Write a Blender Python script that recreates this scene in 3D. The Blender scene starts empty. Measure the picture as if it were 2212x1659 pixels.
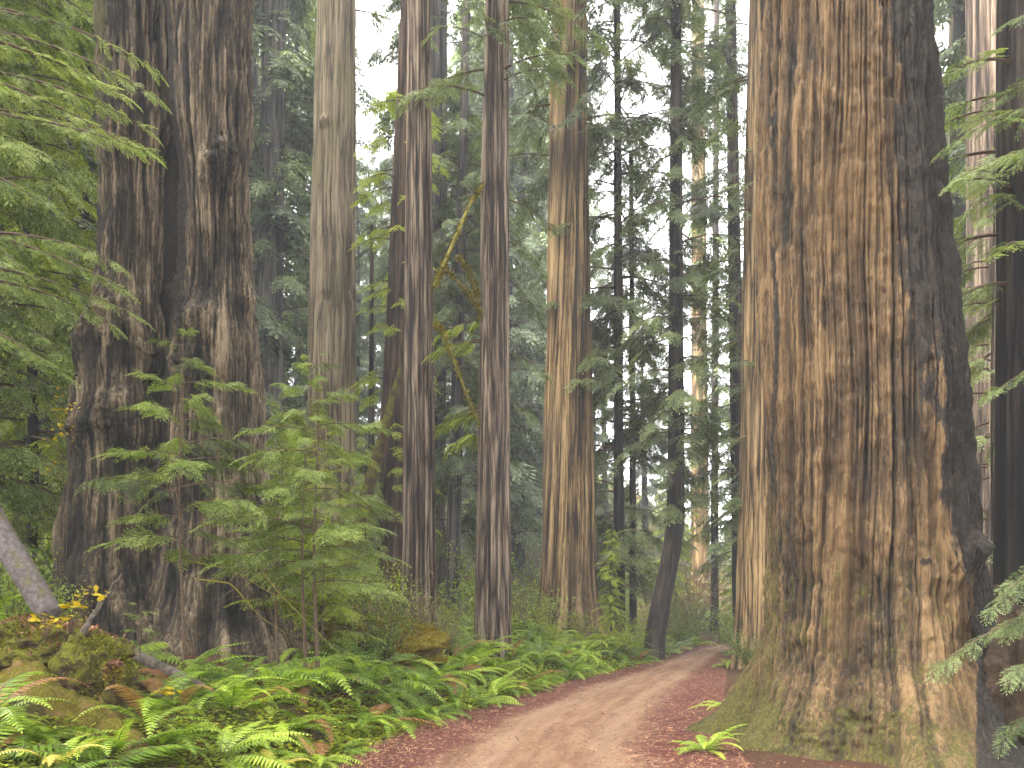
import bpy, math, random
import numpy as np
from math import radians, pi, sin, cos

rnd = random.Random(7)
nr = np.random.default_rng(11)
scene = bpy.context.scene
COL = scene.collection
CAMZ, F, HY = 1.7, 800.0, 613.0

# ------------------------------------------------------------------ measure
def at(px, py, D):
    """a point D metres in front of the lens, given where the photo (2212 wide) shows it"""
    return np.array([(px*0.46293-512)/F*D, D, CAMZ+(HY-py*0.46293)/F*D])
def pxw(w, D): return w*0.46293/F*D

# ------------------------------------------------------------------ noise
def _hash(ix, iy, iz, seed):
    with np.errstate(over='ignore'):
        h = (ix.astype(np.uint32)*np.uint32(374761393) + iy.astype(np.uint32)*np.uint32(668265263)
             + iz.astype(np.uint32)*np.uint32(2147483647) + np.uint32((seed*974711+12345) & 0xffffffff))
        h = (h ^ (h >> np.uint32(13)))*np.uint32(1274126177)
        h = (h ^ (h >> np.uint32(16)))*np.uint32(2246822519)
        h = h ^ (h >> np.uint32(15))
    return (h & np.uint32(0xffffff)).astype(np.float64)/16777215.0
def noise(x, y, z, seed=0):
    x, y, z = np.broadcast_arrays(np.asarray(x, float), np.asarray(y, float), np.asarray(z, float))
    xi, yi, zi = np.floor(x), np.floor(y), np.floor(z)
    fx, fy, fz = x-xi, y-yi, z-zi
    fx = fx*fx*fx*(fx*(fx*6-15)+10); fy = fy*fy*fy*(fy*(fy*6-15)+10); fz = fz*fz*fz*(fz*(fz*6-15)+10)
    xi = xi.astype(np.int64); yi = yi.astype(np.int64); zi = zi.astype(np.int64)
    r = 0
    for dx in (0, 1):
        wx = fx if dx else 1-fx
        for dy in (0, 1):
            wy = fy if dy else 1-fy
            for dz in (0, 1):
                wz = fz if dz else 1-fz
                r = r + wx*wy*wz*_hash(xi+dx, yi+dy, zi+dz, seed)
    return r
def fbm(x, y, z, seed=0, oct=4, gain=.5):
    t = 0; a = 1; s = 0
    for i in range(oct):
        t = t + a*noise(x*2**i+17.3*i, y*2**i-9.1*i, z*2**i+3.7*i, seed+i); s += a; a *= gain
    return t/s
def ridge(n): return 1-np.abs(2*n-1)
def sm(a, b, x):
    t = np.clip((np.asarray(x, float)-a)/(b-a), 0, 1); return t*t*(3-2*t)

# ------------------------------------------------------------------ the lie of the land
YL = [-12, 0, 5, 9, 11.05, 13.3, 14.6, 17.7, 21.6, 27.7, 32.3, 38, 43, 47, 51, 54, 57]
XL = [-3.6, -3.1, -2.5, -1.96, -1.64, -1.2, -.47, .45, 2.2, 4.7, 6.25, 8.4, 10.8, 14, 20, 30, 60]
YR = [-12, 0, 5, 9, 11, 14.3, 20, 27.7, 32.4, 36, 40, 43.5, 47, 50, 53]
XR = [1.9, 2.0, 2.25, 2.65, 3.0, 3.75, 5.35, 7.5, 9.0, 10.3, 12.5, 15.5, 22, 34, 60]
def xl(y): return np.interp(y, YL, XL)
def xr(y): return np.interp(y, YR, XR)
def height(x, y):
    x = np.asarray(x, float); y = np.asarray(y, float)
    dl = xl(y)-x; dr = x-xr(y)
    wob = fbm(x*.35, y*.35, 0, 5, 3)
    bank = .52*sm(0, 1.6, dl)+.42*sm(1.2, 4.5, dl)+.16*sm(4, 7, dl)
    slope = .42*np.clip(np.minimum(xl(y), 9)-x-9.5-.05*y, 0, 60)
    hill = .20*np.clip(y-46, 0, 70)*sm(20, -6, x-.15*y)+.10*np.clip(y-52, 0, 90)
    rb = (.02+.14*sm(13, 19, y))*sm(0, 1.2, dr)+.05*np.clip(dr-1, 0, 30)+.25*np.clip(dr-16, 0, 40)
    h = np.where(dl > 0, bank+slope, 0)+hill*sm(0, 6, np.maximum(dl, dr))+np.where(dr > 0, rb, 0)
    h = h+(wob-.5)*.45*sm(.2, 3, np.maximum(dl, dr))
    h = h+(fbm(x*2.2, y*2.2, 0, 9, 3)-.5)*.10*sm(-.1, .8, np.maximum(dl, dr))
    h = np.where(dr > 0, h*(.10+.90*sm(12, 20, y+np.clip(dr-5, 0, 10))), h)
    inside = sm(0, .5, np.minimum(-dl, -dr))
    return h-.05*inside
def gz(x, y): return float(height(x, y))

# ------------------------------------------------------------------ meshes
class G:
    def __init__(s): s.v = []; s.f = []; s.m = []; s.t = []; s.n = 0
    def add(s, v, f, mat=0, tone=None):
        v = np.asarray(v, float); f = np.asarray(f, int)
        s.v.append(v); s.f.append(f+s.n); s.m.append(np.full(len(f), mat, int))
        if tone is None: tone = .5
        s.t.append(np.broadcast_to(np.asarray(tone, float), (len(v),)).copy()); s.n += len(v)
    def arrays(s): return np.concatenate(s.v), np.concatenate(s.f), np.concatenate(s.m), np.concatenate(s.t)
    def tube(s, pts, rad, k=6, mat=0, tone=.5, cap=True):
        pts = np.asarray(pts, float); n = len(pts); rad = np.broadcast_to(rad, (n,))
        d = np.gradient(pts, axis=0); d /= np.linalg.norm(d, axis=1)[:, None]+1e-9
        ref = np.array([0, 0, 1.]) if abs(d[:, 2]).mean() < .8 else np.array([1., 0, 0])
        a = np.cross(d, ref); a /= np.linalg.norm(a, axis=1)[:, None]+1e-9
        b = np.cross(d, a)
        th = np.arange(k)*2*pi/k
        v = pts[:, None]+rad[:, None, None]*(a[:, None]*np.cos(th)[None, :, None]+b[:, None]*np.sin(th)[None, :, None])
        i = np.arange(n-1)[:, None]*k; j = np.arange(k)[None]; j2 = (j+1) % k
        f = np.stack([i+j, i+j2, i+k+j2, i+k+j], -1).reshape(-1, 4)
        s.add(v.reshape(-1, 3), f, mat, tone)
    def mesh(s, name, mats, smooth=False):
        v, f, m, t = s.arrays()
        me = bpy.data.meshes.new(name)
        me.vertices.add(len(v)); me.vertices.foreach_set('co', v.ravel())
        me.loops.add(f.size); me.loops.foreach_set('vertex_index', f.ravel())
        me.polygons.add(len(f)); me.polygons.foreach_set('loop_start', np.arange(len(f))*f.shape[1])
        me.polygons.foreach_set('loop_total', np.full(len(f), f.shape[1]))
        me.polygons.foreach_set('material_index', m)
        me.polygons.foreach_set('use_smooth', np.full(len(f), smooth))
        for mm in mats: me.materials.append(mm)
        at_ = me.attributes.new('tone', 'FLOAT', 'POINT'); at_.data.foreach_set('value', t)
        me.update(); me.validate()
        return me
def link(name, me, parent=None, loc=None, rz=None):
    o = bpy.data.objects.new(name, me); COL.objects.link(o)
    if parent: o.parent = parent
    if loc is not None: o.location = [float(c) for c in loc]
    if rz is not None: o.rotation_euler[2] = rz
    return o
def thing(name, label, cat, loc=(0, 0, 0), group=None, me=None):
    o = link(name, me, None, loc); o['label'] = label; o['category'] = cat
    if group: o['group'] = group
    return o
def addattr(me, name, val):
    a = me.attributes.new(name, 'FLOAT', 'POINT'); a.data.foreach_set('value', np.asarray(val, float).ravel())

# ------------------------------------------------------------------ materials
def newmat(name):
    m = bpy.data.materials.new(name); m.use_nodes = True; nt = m.node_tree; nt.nodes.clear()
    out = nt.nodes.new('ShaderNodeOutputMaterial')
    return m, nt, out
class N:
    def __init__(s, nt): s.nt = nt
    def __call__(s, typ, **kw):
        n = s.nt.nodes.new('ShaderNode'+typ)
        for k, v in kw.items():
            if k in n.inputs: s.put(n.inputs[k], v)
            else: setattr(n, k, v)
        return n
    def put(s, inp, v):
        if isinstance(v, bpy.types.NodeSocket): s.nt.links.new(v, inp)
        else: inp.default_value = v
    def math(s, op, a, b=0., c=0.):
        n = s.nt.nodes.new('ShaderNodeMath'); n.operation = op
        s.put(n.inputs[0], a); s.put(n.inputs[1], b)
        if op in ('MULTIPLY_ADD', 'SMOOTH_MIN'): s.put(n.inputs[2], c)
        return n.outputs[0]
    def mix(s, fac, a, b, bt='MIX'):
        n = s.nt.nodes.new('ShaderNodeMix'); n.data_type = 'RGBA'; n.blend_type = bt
        s.put(n.inputs[0], fac); s.put(n.inputs[6], a); s.put(n.inputs[7], b)
        return n.outputs[2]
    def rng(s, v, a, b, c=0., d=1.):
        n = s.nt.nodes.new('ShaderNodeMapRange')
        s.put(n.inputs[0], v)
        for i, q in enumerate((a, b, c, d)): n.inputs[i+1].default_value = q
        return n.outputs[0]
    def attr(s, name):
        n = s.nt.nodes.new('ShaderNodeAttribute'); n.attribute_name = name; return n.outputs['Fac']
    def noise(s, vec, scale, detail=4., rough=.55, dist=0.):
        n = s.nt.nodes.new('ShaderNodeTexNoise')
        if vec is not None: s.nt.links.new(vec, n.inputs['Vector'])
        n.inputs['Scale'].default_value = scale; n.inputs['Detail'].default_value = detail
        n.inputs['Roughness'].default_value = rough; n.inputs['Distortion'].default_value = dist
        return n.outputs['Fac']
    def scaled(s, vec, sc):
        n = s.nt.nodes.new('ShaderNodeMapping'); s.nt.links.new(vec, n.inputs[0]); n.inputs['Scale'].default_value = sc
        return n.outputs[0]
    def ramp(s, fac, stops):
        n = s.nt.nodes.new('ShaderNodeValToRGB'); s.put(n.inputs[0], fac)
        e = n.color_ramp.elements
        while len(e) < len(stops): e.new(.5)
        for el, (p, c) in zip(e, stops): el.position = p; el.color = (*c, 1)
        return n.outputs[0]
def c4(c): return (*c, 1)

def bark_mat(name, dark, mid, light, fine=16., stretch=.06, rough=.9, patch=None):
    m, nt, out = newmat(name); n = N(nt)
    tc = n('TexCoord').outputs['Object']
    st = n.scaled(tc, (1, 1, stretch))
    a = n.noise(st, fine, 7, .7)
    b = n.noise(n.scaled(tc, (1, 1, .18)), 1.6, 4, .6)
    fib = n.noise(n.scaled(tc, (1, 1, .035)), fine*3.2, 3, .6)
    k = n.math('ADD', n.math('MULTIPLY', a, .75), n.math('MULTIPLY', fib, .25))
    k = n.math('ADD', k, n.math('MULTIPLY', n.math('SUBTRACT', b, .5), .16))
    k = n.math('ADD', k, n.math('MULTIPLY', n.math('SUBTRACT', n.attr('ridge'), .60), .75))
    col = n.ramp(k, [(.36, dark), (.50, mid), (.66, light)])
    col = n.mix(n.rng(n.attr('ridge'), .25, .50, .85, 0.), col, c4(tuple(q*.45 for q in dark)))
    if patch:
        col = n.mix(n.rng(n.noise(n.scaled(tc, (1, 1, .3)), .9, 3), .45, .65, 0, .5), col, c4(patch))
    # scattered lichen speckles
    sp = n.noise(n.scaled(tc, (1, 1, .6)), 22, 5, .7)
    col = n.mix(n.rng(sp, .60, .72, 0, .16), col, c4((.15, .145, .09)))
    # charred wood
    ch = n.math('ADD', n.attr('char'), n.math('MULTIPLY', n.math('SUBTRACT', n.noise(n.scaled(tc, (1, 1, .22)), 7, 7, .75), .5), 1.5))
    chf = n.rng(ch, .44, .54)
    chc = n.ramp(n.noise(n.scaled(tc, (1, 1, .5)), 30, 6, .7), [(.35, (.004, .003, .003)), (.55, (.016, .012, .009)), (.75, (.06, .042, .024))])
    col = n.mix(chf, col, chc)
    # moss
    mo = n.math('ADD', n.attr('moss'), n.math('MULTIPLY', n.math('SUBTRACT', n.noise(n.scaled(tc, (1, 1, .5)), 7, 8, .8), .5), 2.2))
    mof = n.rng(mo, .45, .72)
    moc = n.ramp(n.noise(tc, 26, 5, .7), [(.3, (.012, .012, .003)), (.5, (.045, .042, .007)), (.75, (.11, .10, .014))])
    col = n.mix(n.math('MULTIPLY', mof, .85), col, moc)
    hgt = n.math('ADD', n.math('MULTIPLY', a, .6), n.math('MULTIPLY', n.noise(n.scaled(tc, (1, 1, .12)), fine*4, 5, .7), .5))
    hgt = n.math('ADD', hgt, n.math('MULTIPLY', n.noise(tc, 70, 4, .7), .25))
    bp = n('Bump', Strength=.75, Distance=.03, Height=hgt)
    bs = n('BsdfPrincipled', Roughness=rough); n.put(bs.inputs['Base Color'], col)
    bs.inputs['Specular IOR Level'].default_value = .25
    nt.links.new(bp.outputs[0], bs.inputs['Normal'])
    nt.links.new(bs.outputs[0], out.inputs[0])
    return m

def leaf_mat(name, dark, mid, light, trans=.35, rough=.55, vary=.25, spec=.3, noise_sc=None):
    m, nt, out = newmat(name); n = N(nt)
    tone = n.attr('tone')
    oi = n('ObjectInfo').outputs['Random']
    k = n.math('ADD', tone, n.math('MULTIPLY', n.math('SUBTRACT', oi, .5), vary))
    col = n.ramp(k, [(.1, dark), (.5, mid), (.9, light)])
    bs = n('BsdfPrincipled', Roughness=rough); n.put(bs.inputs['Base Color'], col)
    bs.inputs['Specular IOR Level'].default_value = spec
    tr = n('BsdfTranslucent'); n.put(tr.inputs[0], n.mix(1, col, (1.35, 1.45, .7, 1), 'MULTIPLY'))
    mx = n('MixShader', Fac=trans)
    nt.links.new(bs.outputs[0], mx.inputs[1]); nt.links.new(tr.outputs[0], mx.inputs[2])
    nt.links.new(mx.outputs[0], out.inputs[0])
    return m

def plain(name, a, b, scale=12., rough=.9, stretch=(1, 1, 1), bump=.5, c=None):
    m, nt, out = newmat(name); n = N(nt)
    tc = n.scaled(n('TexCoord').outputs['Object'], stretch)
    k = n.noise(tc, scale, 7, .65)
    col = n.ramp(k, [(.3, a), (.55, b), (.75, c or b)])
    bs = n('BsdfPrincipled', Roughness=rough); n.put(bs.inputs['Base Color'], col)
    bs.inputs['Specular IOR Level'].default_value = .25
    bp = n('Bump', Strength=bump, Distance=.03, Height=n.noise(tc, scale*3, 6, .7)); nt.links.new(bp.outputs[0], bs.inputs['Normal'])
    nt.links.new(bs.outputs[0], out.inputs[0]); return m

M = {}
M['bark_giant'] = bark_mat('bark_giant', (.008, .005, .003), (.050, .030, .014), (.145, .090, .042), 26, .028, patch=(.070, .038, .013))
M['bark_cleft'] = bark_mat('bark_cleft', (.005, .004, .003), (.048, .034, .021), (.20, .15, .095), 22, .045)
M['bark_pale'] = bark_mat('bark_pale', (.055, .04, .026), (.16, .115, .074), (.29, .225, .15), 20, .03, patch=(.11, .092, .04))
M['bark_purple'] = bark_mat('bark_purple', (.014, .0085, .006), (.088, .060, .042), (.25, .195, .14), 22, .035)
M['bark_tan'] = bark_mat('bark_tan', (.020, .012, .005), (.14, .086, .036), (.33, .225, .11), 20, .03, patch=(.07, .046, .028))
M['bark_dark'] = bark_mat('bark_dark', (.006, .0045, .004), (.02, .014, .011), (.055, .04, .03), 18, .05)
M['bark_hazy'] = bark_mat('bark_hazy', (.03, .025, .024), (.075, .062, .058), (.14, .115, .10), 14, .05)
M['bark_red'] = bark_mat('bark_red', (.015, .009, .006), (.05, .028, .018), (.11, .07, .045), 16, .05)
M['twig'] = plain('twig', (.035, .022, .014), (.10, .065, .04), 30)
M['mossy_twig'] = plain('mossy_twig', (.07, .05, .015), (.20, .17, .025), 14, c=(.30, .25, .05))
M['needle_near'] = leaf_mat('needle_near', (.030, .048, .007), (.145, .20, .034), (.38, .43, .14), .35, .5, .12, .35)
M['needle_dim'] = leaf_mat('needle_dim', (.018, .03, .008), (.075, .11, .03), (.20, .25, .10), .3, .5, .12, .35)
M['needle_lime'] = leaf_mat('needle_lime', (.05, .07, .006), (.21, .26, .018), (.42, .46, .07), .42, .5, .15)
M['needle_mid'] = leaf_mat('needle_mid', (.020, .030, .009), (.080, .108, .034), (.19, .23, .085), .30, .5, .30, .45)
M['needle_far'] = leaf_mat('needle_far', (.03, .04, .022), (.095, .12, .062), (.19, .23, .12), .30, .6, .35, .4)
M['fern'] = leaf_mat('fern', (.016, .036, .002), (.11, .19, .010), (.36, .46, .05), .35, .42, .35, .5)
M['fern_dead'] = leaf_mat('fern_dead', (.10, .045, .015), (.22, .10, .035), (.36, .20, .07), .25, .6, .2)
M['fern_yellow'] = leaf_mat('fern_yellow', (.25, .20, .03), (.45, .36, .06), (.6, .5, .12), .3, .6, .2)
M['shrub'] = leaf_mat('shrub', (.025, .04, .006), (.11, .16, .024), (.26, .32, .06), .35, .5, .4, .35)
M['shrub_brown'] = leaf_mat('shrub_brown', (.06, .035, .02), (.16, .11, .05), (.28, .24, .10), .25, .7, .3)
M['cover'] = leaf_mat('cover', (.05, .07, .004), (.18, .22, .012), (.42, .44, .04), .35, .5, .1)
M['yellow_leaf'] = leaf_mat('yellow_leaf', (.30, .19, .01), (.46, .33, .015), (.60, .48, .06), .35, .5, .2)
M['litter'] = leaf_mat('litter', (.03, .012, .009), (.13, .042, .024), (.34, .19, .10), 0., .8, 0)
M['deadwood'] = plain('deadwood', (.03, .022, .018), (.10, .08, .065), 22, stretch=(.3, .3, .3), c=(.20, .165, .13))
M['soil'] = None
def mossy_mat(name, base, moss_lo=.40, moss_hi=.58, mossc=((.025, .025, .005), (.10, .085, .011), (.22, .18, .022)), sc=5):
    m, nt, out = newmat(name); n = N(nt)
    tc = n('TexCoord').outputs['Object']
    b = n.ramp(n.noise(n.scaled(tc, (1, 1, 1)), 18, 6, .7), [(.3, tuple(q*.35 for q in base)), (.6, base), (.8, tuple(q*1.5 for q in base))])
    geo = n('NewGeometry'); sep = n('SeparateXYZ'); nt.links.new(geo.outputs['Normal'], sep.inputs[0])
    k = n.math('ADD', n.noise(tc, sc, 7, .7), n.math('MULTIPLY', sep.outputs[2], .12))
    mc = n.ramp(n.noise(tc, 34, 6, .75), [(.3, mossc[0]), (.5, mossc[1]), (.72, mossc[2])])
    col = n.mix(n.rng(k, moss_lo, moss_hi), b, mc)
    bs = n('BsdfPrincipled', Roughness=.95); n.put(bs.inputs['Base Color'], col); bs.inputs['Specular IOR Level'].default_value = .1
    bp = n('Bump', Strength=.9, Distance=.04, Height=n.noise(tc, 40, 7, .75)); nt.links.new(bp.outputs[0], bs.inputs['Normal'])
    nt.links.new(bs.outputs[0], out.inputs[0]); return m
M['mossy_log'] = mossy_mat('mossy_log', (.24, .13, .07))
M['mossy_stump'] = mossy_mat('mossy_stump', (.07, .045, .03), .42, .6, ((.03, .032, .006), (.11, .11, .014), (.22, .21, .03)))
M['moss_mound'] = mossy_mat('moss_mound', (.16, .08, .03), .30, .50, ((.035, .03, .004), (.14, .105, .01), (.28, .21, .02)))
M['grey_log'] = mossy_mat('grey_log', (.15, .125, .12), .56, .70, sc=3)
M['root_dark'] = mossy_mat('root_dark', (.055, .036, .024), .62, .78, ((.03, .025, .006), (.07, .06, .012), (.13, .11, .02)))

def ground_mat():
    m, nt, out = newmat('forest_floor'); n = N(nt)
    tc = n('TexCoord').outputs['Object']
    a = n.noise(tc, 1.3, 6, .6); b = n.noise(tc, 28, 7, .75)
    base = n.ramp(b, [(.32, (.018, .011, .007)), (.5, (.075, .034, .02)), (.68, (.17, .075, .04))])
    green = n.ramp(n.noise(tc, 20, 6, .75), [(.3, (.02, .03, .005)), (.55, (.07, .09, .014)), (.8, (.17, .17, .025))])
    col = n.mix(n.rng(n.math('ADD', a, n.attr('veg')), .48, .66, 0, .85), base, green)
    bs = n('BsdfPrincipled', Roughness=.95); n.put(bs.inputs['Base Color'], col); bs.inputs['Specular IOR Level'].default_value = .15
    bp = n('Bump', Strength=1., Distance=.06, Height=n.math('ADD', b, n.noise(tc, 7, 5, .7))); nt.links.new(bp.outputs[0], bs.inputs['Normal'])
    nt.links.new(bs.outputs[0], out.inputs[0]); return m
def road_mat():
    m, nt, out = newmat('dirt_road'); n = N(nt)
    tc = n('TexCoord').outputs['Object']
    ac = n.attr('across'); al = n.attr('along')
    w = n.math('MULTIPLY', n.math('SUBTRACT', n.noise(tc, .9, 5, .65), .5), .55)
    w2 = n.math('MULTIPLY', n.math('SUBTRACT', n.noise(tc, 7, 6, .75), .5), .5)
    e = n.math('ADD', n.math('ABSOLUTE', n.math('ADD', ac, .0)), n.math('ADD', w, w2))
    shoulder = n.rng(e, .40, .56)
    cv = n.nt.nodes.new('ShaderNodeCombineXYZ'); n.put(cv.inputs[0], n.math('MULTIPLY', ac, 2.2)); n.put(cv.inputs[1], n.math('MULTIPLY', al, .12))
    streak = n.noise(cv.outputs[0], 4.5, 6, .65)
    grit = n.noise(tc, 90, 5, .8)
    dirt = n.ramp(n.math('ADD', n.math('MULTIPLY', streak, .7), n.math('MULTIPLY', grit, .3)),
                  [(.32, (.085, .04, .022)), (.5, (.165, .09, .050)), (.66, (.24, .15, .092))])
    # pale worn wheel tracks
    tr = n.math('ABSOLUTE', n.math('SUBTRACT', n.math('ABSOLUTE', n.math('ADD', ac, n.math('MULTIPLY', w, .25))), .30))
    dirt = n.mix(n.rng(tr, .03, .13, .38, 0.), dirt, (.25, .165, .108, 1))
    red = n.ramp(n.noise(tc, 55, 7, .8), [(.3, (.025, .008, .006)), (.5, (.085, .024, .017)), (.7, (.17, .058, .040))])
    scat = n.noise(tc, 16, 7, .8)
    dirt = n.mix(n.rng(scat, .56, .66, 0, .6), dirt, red)
    col = n.mix(shoulder, dirt, red)
    bs = n('BsdfPrincipled', Roughness=.85); n.put(bs.inputs['Base Color'], col); bs.inputs['Specular IOR Level'].default_value = .25
    bp = n('Bump', Strength=.7, Distance=.025, Height=n.math('ADD', n.math('MULTIPLY', grit, .6), n.math('ADD', n.math('MULTIPLY', streak, .6), scat))); nt.links.new(bp.outputs[0], bs.inputs['Normal'])
    nt.links.new(bs.outputs[0], out.inputs[0]); return m
M['ground'] = ground_mat(); M['road'] = road_mat()

# ------------------------------------------------------------------ ground and road
def build_ground():
    t = np.linspace(-1, 1, 420)
    X = 12*t+148*np.sign(t)*np.abs(t)**3.2
    s = np.linspace(0, 1, 460)
    Y = -30+24*s+16*sm(0, .3, s)+0*s
    Y = -28+ (28+45*s)*1.0*s**.8+130*s**3.6
    xx, yy = np.meshgrid(X, Y)
    zz = height(xx, yy)
    v = np.stack([xx, yy, zz], -1).reshape(-1, 3)
    ny, nx = xx.shape
    i = np.arange(ny-1)[:, None]*nx; j = np.arange(nx-1)[None]
    f = np.stack([i+j, i+j+1, i+nx+j+1, i+nx+j], -1).reshape(-1, 4)
    g = G(); g.add(v, f); me = g.mesh('ground', [M['ground']], True)
    dl = xl(yy)-xx; dr = xx-xr(yy)
    bare = np.exp(-(((xx+4.9)/2.2)**2+((yy-12.8)/1.6)**2))
    veg = .12*sm(.2, 1.2, dl)-.3*bare-.1*sm(0, .5, dr)*sm(16, 10, yy)-.25*sm(.3, -.2, np.maximum(dl, dr))
    addattr(me, 'veg', veg)
    o = link('ground', me); o['kind'] = 'structure'
build_ground()
def build_road():
    ys = np.concatenate([np.arange(-11, 30, .12), np.arange(30, 52.9, .1)])
    # pair the two edges by arc, so the bend keeps its width
    K = 41; a = np.linspace(-1.04, 1.04, K)
    s = np.linspace(0, 1, 520)
    yl_ = np.interp(s, [0, .35, .62, .8, .9, 1], [-11, 14.6, 29, 43, 51, 56.5]); yr_ = np.interp(s, [0, .35, .62, .8, .9, 1], [-11, 13.8, 27.8, 38, 45.5, 52.5])
    L = np.stack([xl(yl_), yl_], -1); R = np.stack([xr(yr_), yr_], -1)
    ker = np.ones(25)/25
    for A in (L, R):
        for c in (0, 1):
            A[:, c] = np.convolve(np.pad(A[:, c], 12, mode='edge'), ker, 'valid')
    mid = (L+R)/2; half = (R-L)/2
    P = mid[:, None]+a[None, :, None]*half[:, None]
    xx, yy = P[..., 0], P[..., 1]
    cr = (1-a[None]**2)*.05+.008-.02*np.exp(-((np.abs(a[None])-.32)/.09)**2)
    zz = cr+(fbm(xx*1.4, yy*1.4, 0, 3, 4)-.5)*.03*(1-np.abs(a[None]).clip(0, 1)**4)
    zz = np.where(np.abs(a[None]) > 1.0, height(xx, yy)-.02, zz)
    ny, nx = xx.shape
    i = np.arange(ny-1)[:, None]*nx; j = np.arange(nx-1)[None]
    f = np.stack([i+j, i+j+1, i+nx+j+1, i+nx+j], -1).reshape(-1, 4)
    g = G(); g.add(np.stack([xx, yy, zz], -1).reshape(-1, 3), f); me = g.mesh('road', [M['road']], True)
    addattr(me, 'across', np.broadcast_to(a[None], xx.shape))
    al = np.concatenate([[0], np.cumsum(np.linalg.norm(np.diff(mid, axis=0), axis=1))])
    addattr(me, 'along', np.broadcast_to(al[:, None], xx.shape))
    o = link('road', me); o['kind'] = 'structure'
build_road()

# ------------------------------------------------------------------ trunks
def trunk(parent, zs, axis, rad, nth, seed, mat, amp=.03, cell=.10, twist=0., flare=0., zf=.8, lobes=.35, lump=0., lumpz=3., rough=.0,
          burls=(), maskfn=None, zfreq=.30, name='trunk', braid=.5):
    """zs: heights above the object's origin; axis(z)->(x,y); rad(z)"""
    zs = np.asarray(zs, float); th = -pi*.5+pi+np.arange(nth)*2*pi/nth
    T, Z = np.meshgrid(th, zs)
    R = np.interp(Z, *rad); R0 = float(np.mean(rad[1]))
    cx, cy = np.cos(T), np.sin(T)
    # root buttresses
    lb = fbm(cx*1.5+5, cy*1.5, Z*.10, seed+40, 2); lb = ridge(np.clip((lb-.5)*1.6+.5, 0, 1))
    fl = flare*np.exp(-np.maximum(Z, 0)/zf)
    R = R*(1+fl*(1+lobes*2*(lb-.5)))+R*.10*(fbm(cx*1.2, cy*1.2, Z*.25, seed+3, 2)-.5)
    Tw = T+twist*Z/R0+.10*(fbm(cx*2, cy*2, Z*.5, seed+7, 3)-.5)
    f = R0/cell*.5
    def strands(tt, sd, ff, zf_):
        return np.clip(np.abs(2*noise(np.cos(tt)*ff, np.sin(tt)*ff, Z*zf_, sd)-1)*1.2, 0, 1)**.5
    s1 = strands(Tw, seed+11, f, zfreq); s2 = strands(Tw+.17*Z/R0*.5, seed+12, f*1.3, zfreq*1.3)
    s3 = strands(Tw, seed+13, f*2.6, zfreq*1.5); s4 = strands(Tw, seed+14, f*5.2, zfreq*2.6)
    mk = sm(.4, .6, noise(cx*2, cy*2, Z*.35, seed+15))*braid
    base = s1*(1-mk)+np.minimum(s1*.6+.4, s2)*mk
    rg = .50*base+.30*s3+.20*s4
    d = amp*(rg-.62)*2
    if lump:
        lm = fbm(cx*R0*2.6, cy*R0*2.6, Z*1.5, seed+21, 5, .6)
        lf = lump*(.25+.75*np.exp(-np.maximum(Z, 0)/lumpz))
        d = d*(1-.4*np.exp(-np.maximum(Z, 0)/lumpz))+lf*(lm-.5)*2
        rg = rg*.6+.4*lm
    if rough:
        d = d+rough*(fbm(cx*R0*9, cy*R0*9, Z*5, seed+23, 3)-.5)
    bm = np.zeros_like(Z)
    for (bt, bz, br, ba) in burls:
        dt = np.angle(np.exp(1j*(T-bt)))*R0
        q = np.exp(-((dt/br)**2+((Z-bz)/br)**2))
        kn = fbm(cx*R0*5, cy*R0*5, Z*5, seed+31, 4, .65)
        d = d+q*ba*(.5+kn*1.3)+q*.10*(ridge(fbm(cx*R0*7, cy*R0*7, Z*7, seed+33, 3))-.5); bm = np.maximum(bm, q)
    ax, ay = axis(Z)
    RR = R+d
    X = ax+cx*RR; Y = ay+cy*RR
    ny, nx = Z.shape
    i = np.arange(ny-1)[:, None]*nx; j = np.arange(nx)[None]; j2 = (j+1) % nx
    fc = np.stack([i+j, i+j2, i+nx+j2, i+nx+j], -1).reshape(-1, 4)
    g = G(); g.add(np.stack([X, Y, Z], -1).reshape(-1, 3), fc)
    me = g.mesh(name, [mat], True)
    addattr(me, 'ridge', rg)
    ml = maskfn(T, Z, X, Y, rg) if maskfn else (np.zeros_like(Z), np.zeros_like(Z))
    addattr(me, 'char', ml[0]); addattr(me, 'moss', ml[1])
    return link(name, me, parent)
def zlist(z0, zt, step, ztop):
    a = np.arange(z0, zt, step); b = np.arange(a[-1]+step*4, ztop, max(step*10, .4))
    return np.concatenate([a, b])
def straight(x0, x1, H, y1=0.):
    return lambda Z: (x0+(x1-x0)*Z/H, y1*Z/H)

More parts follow.
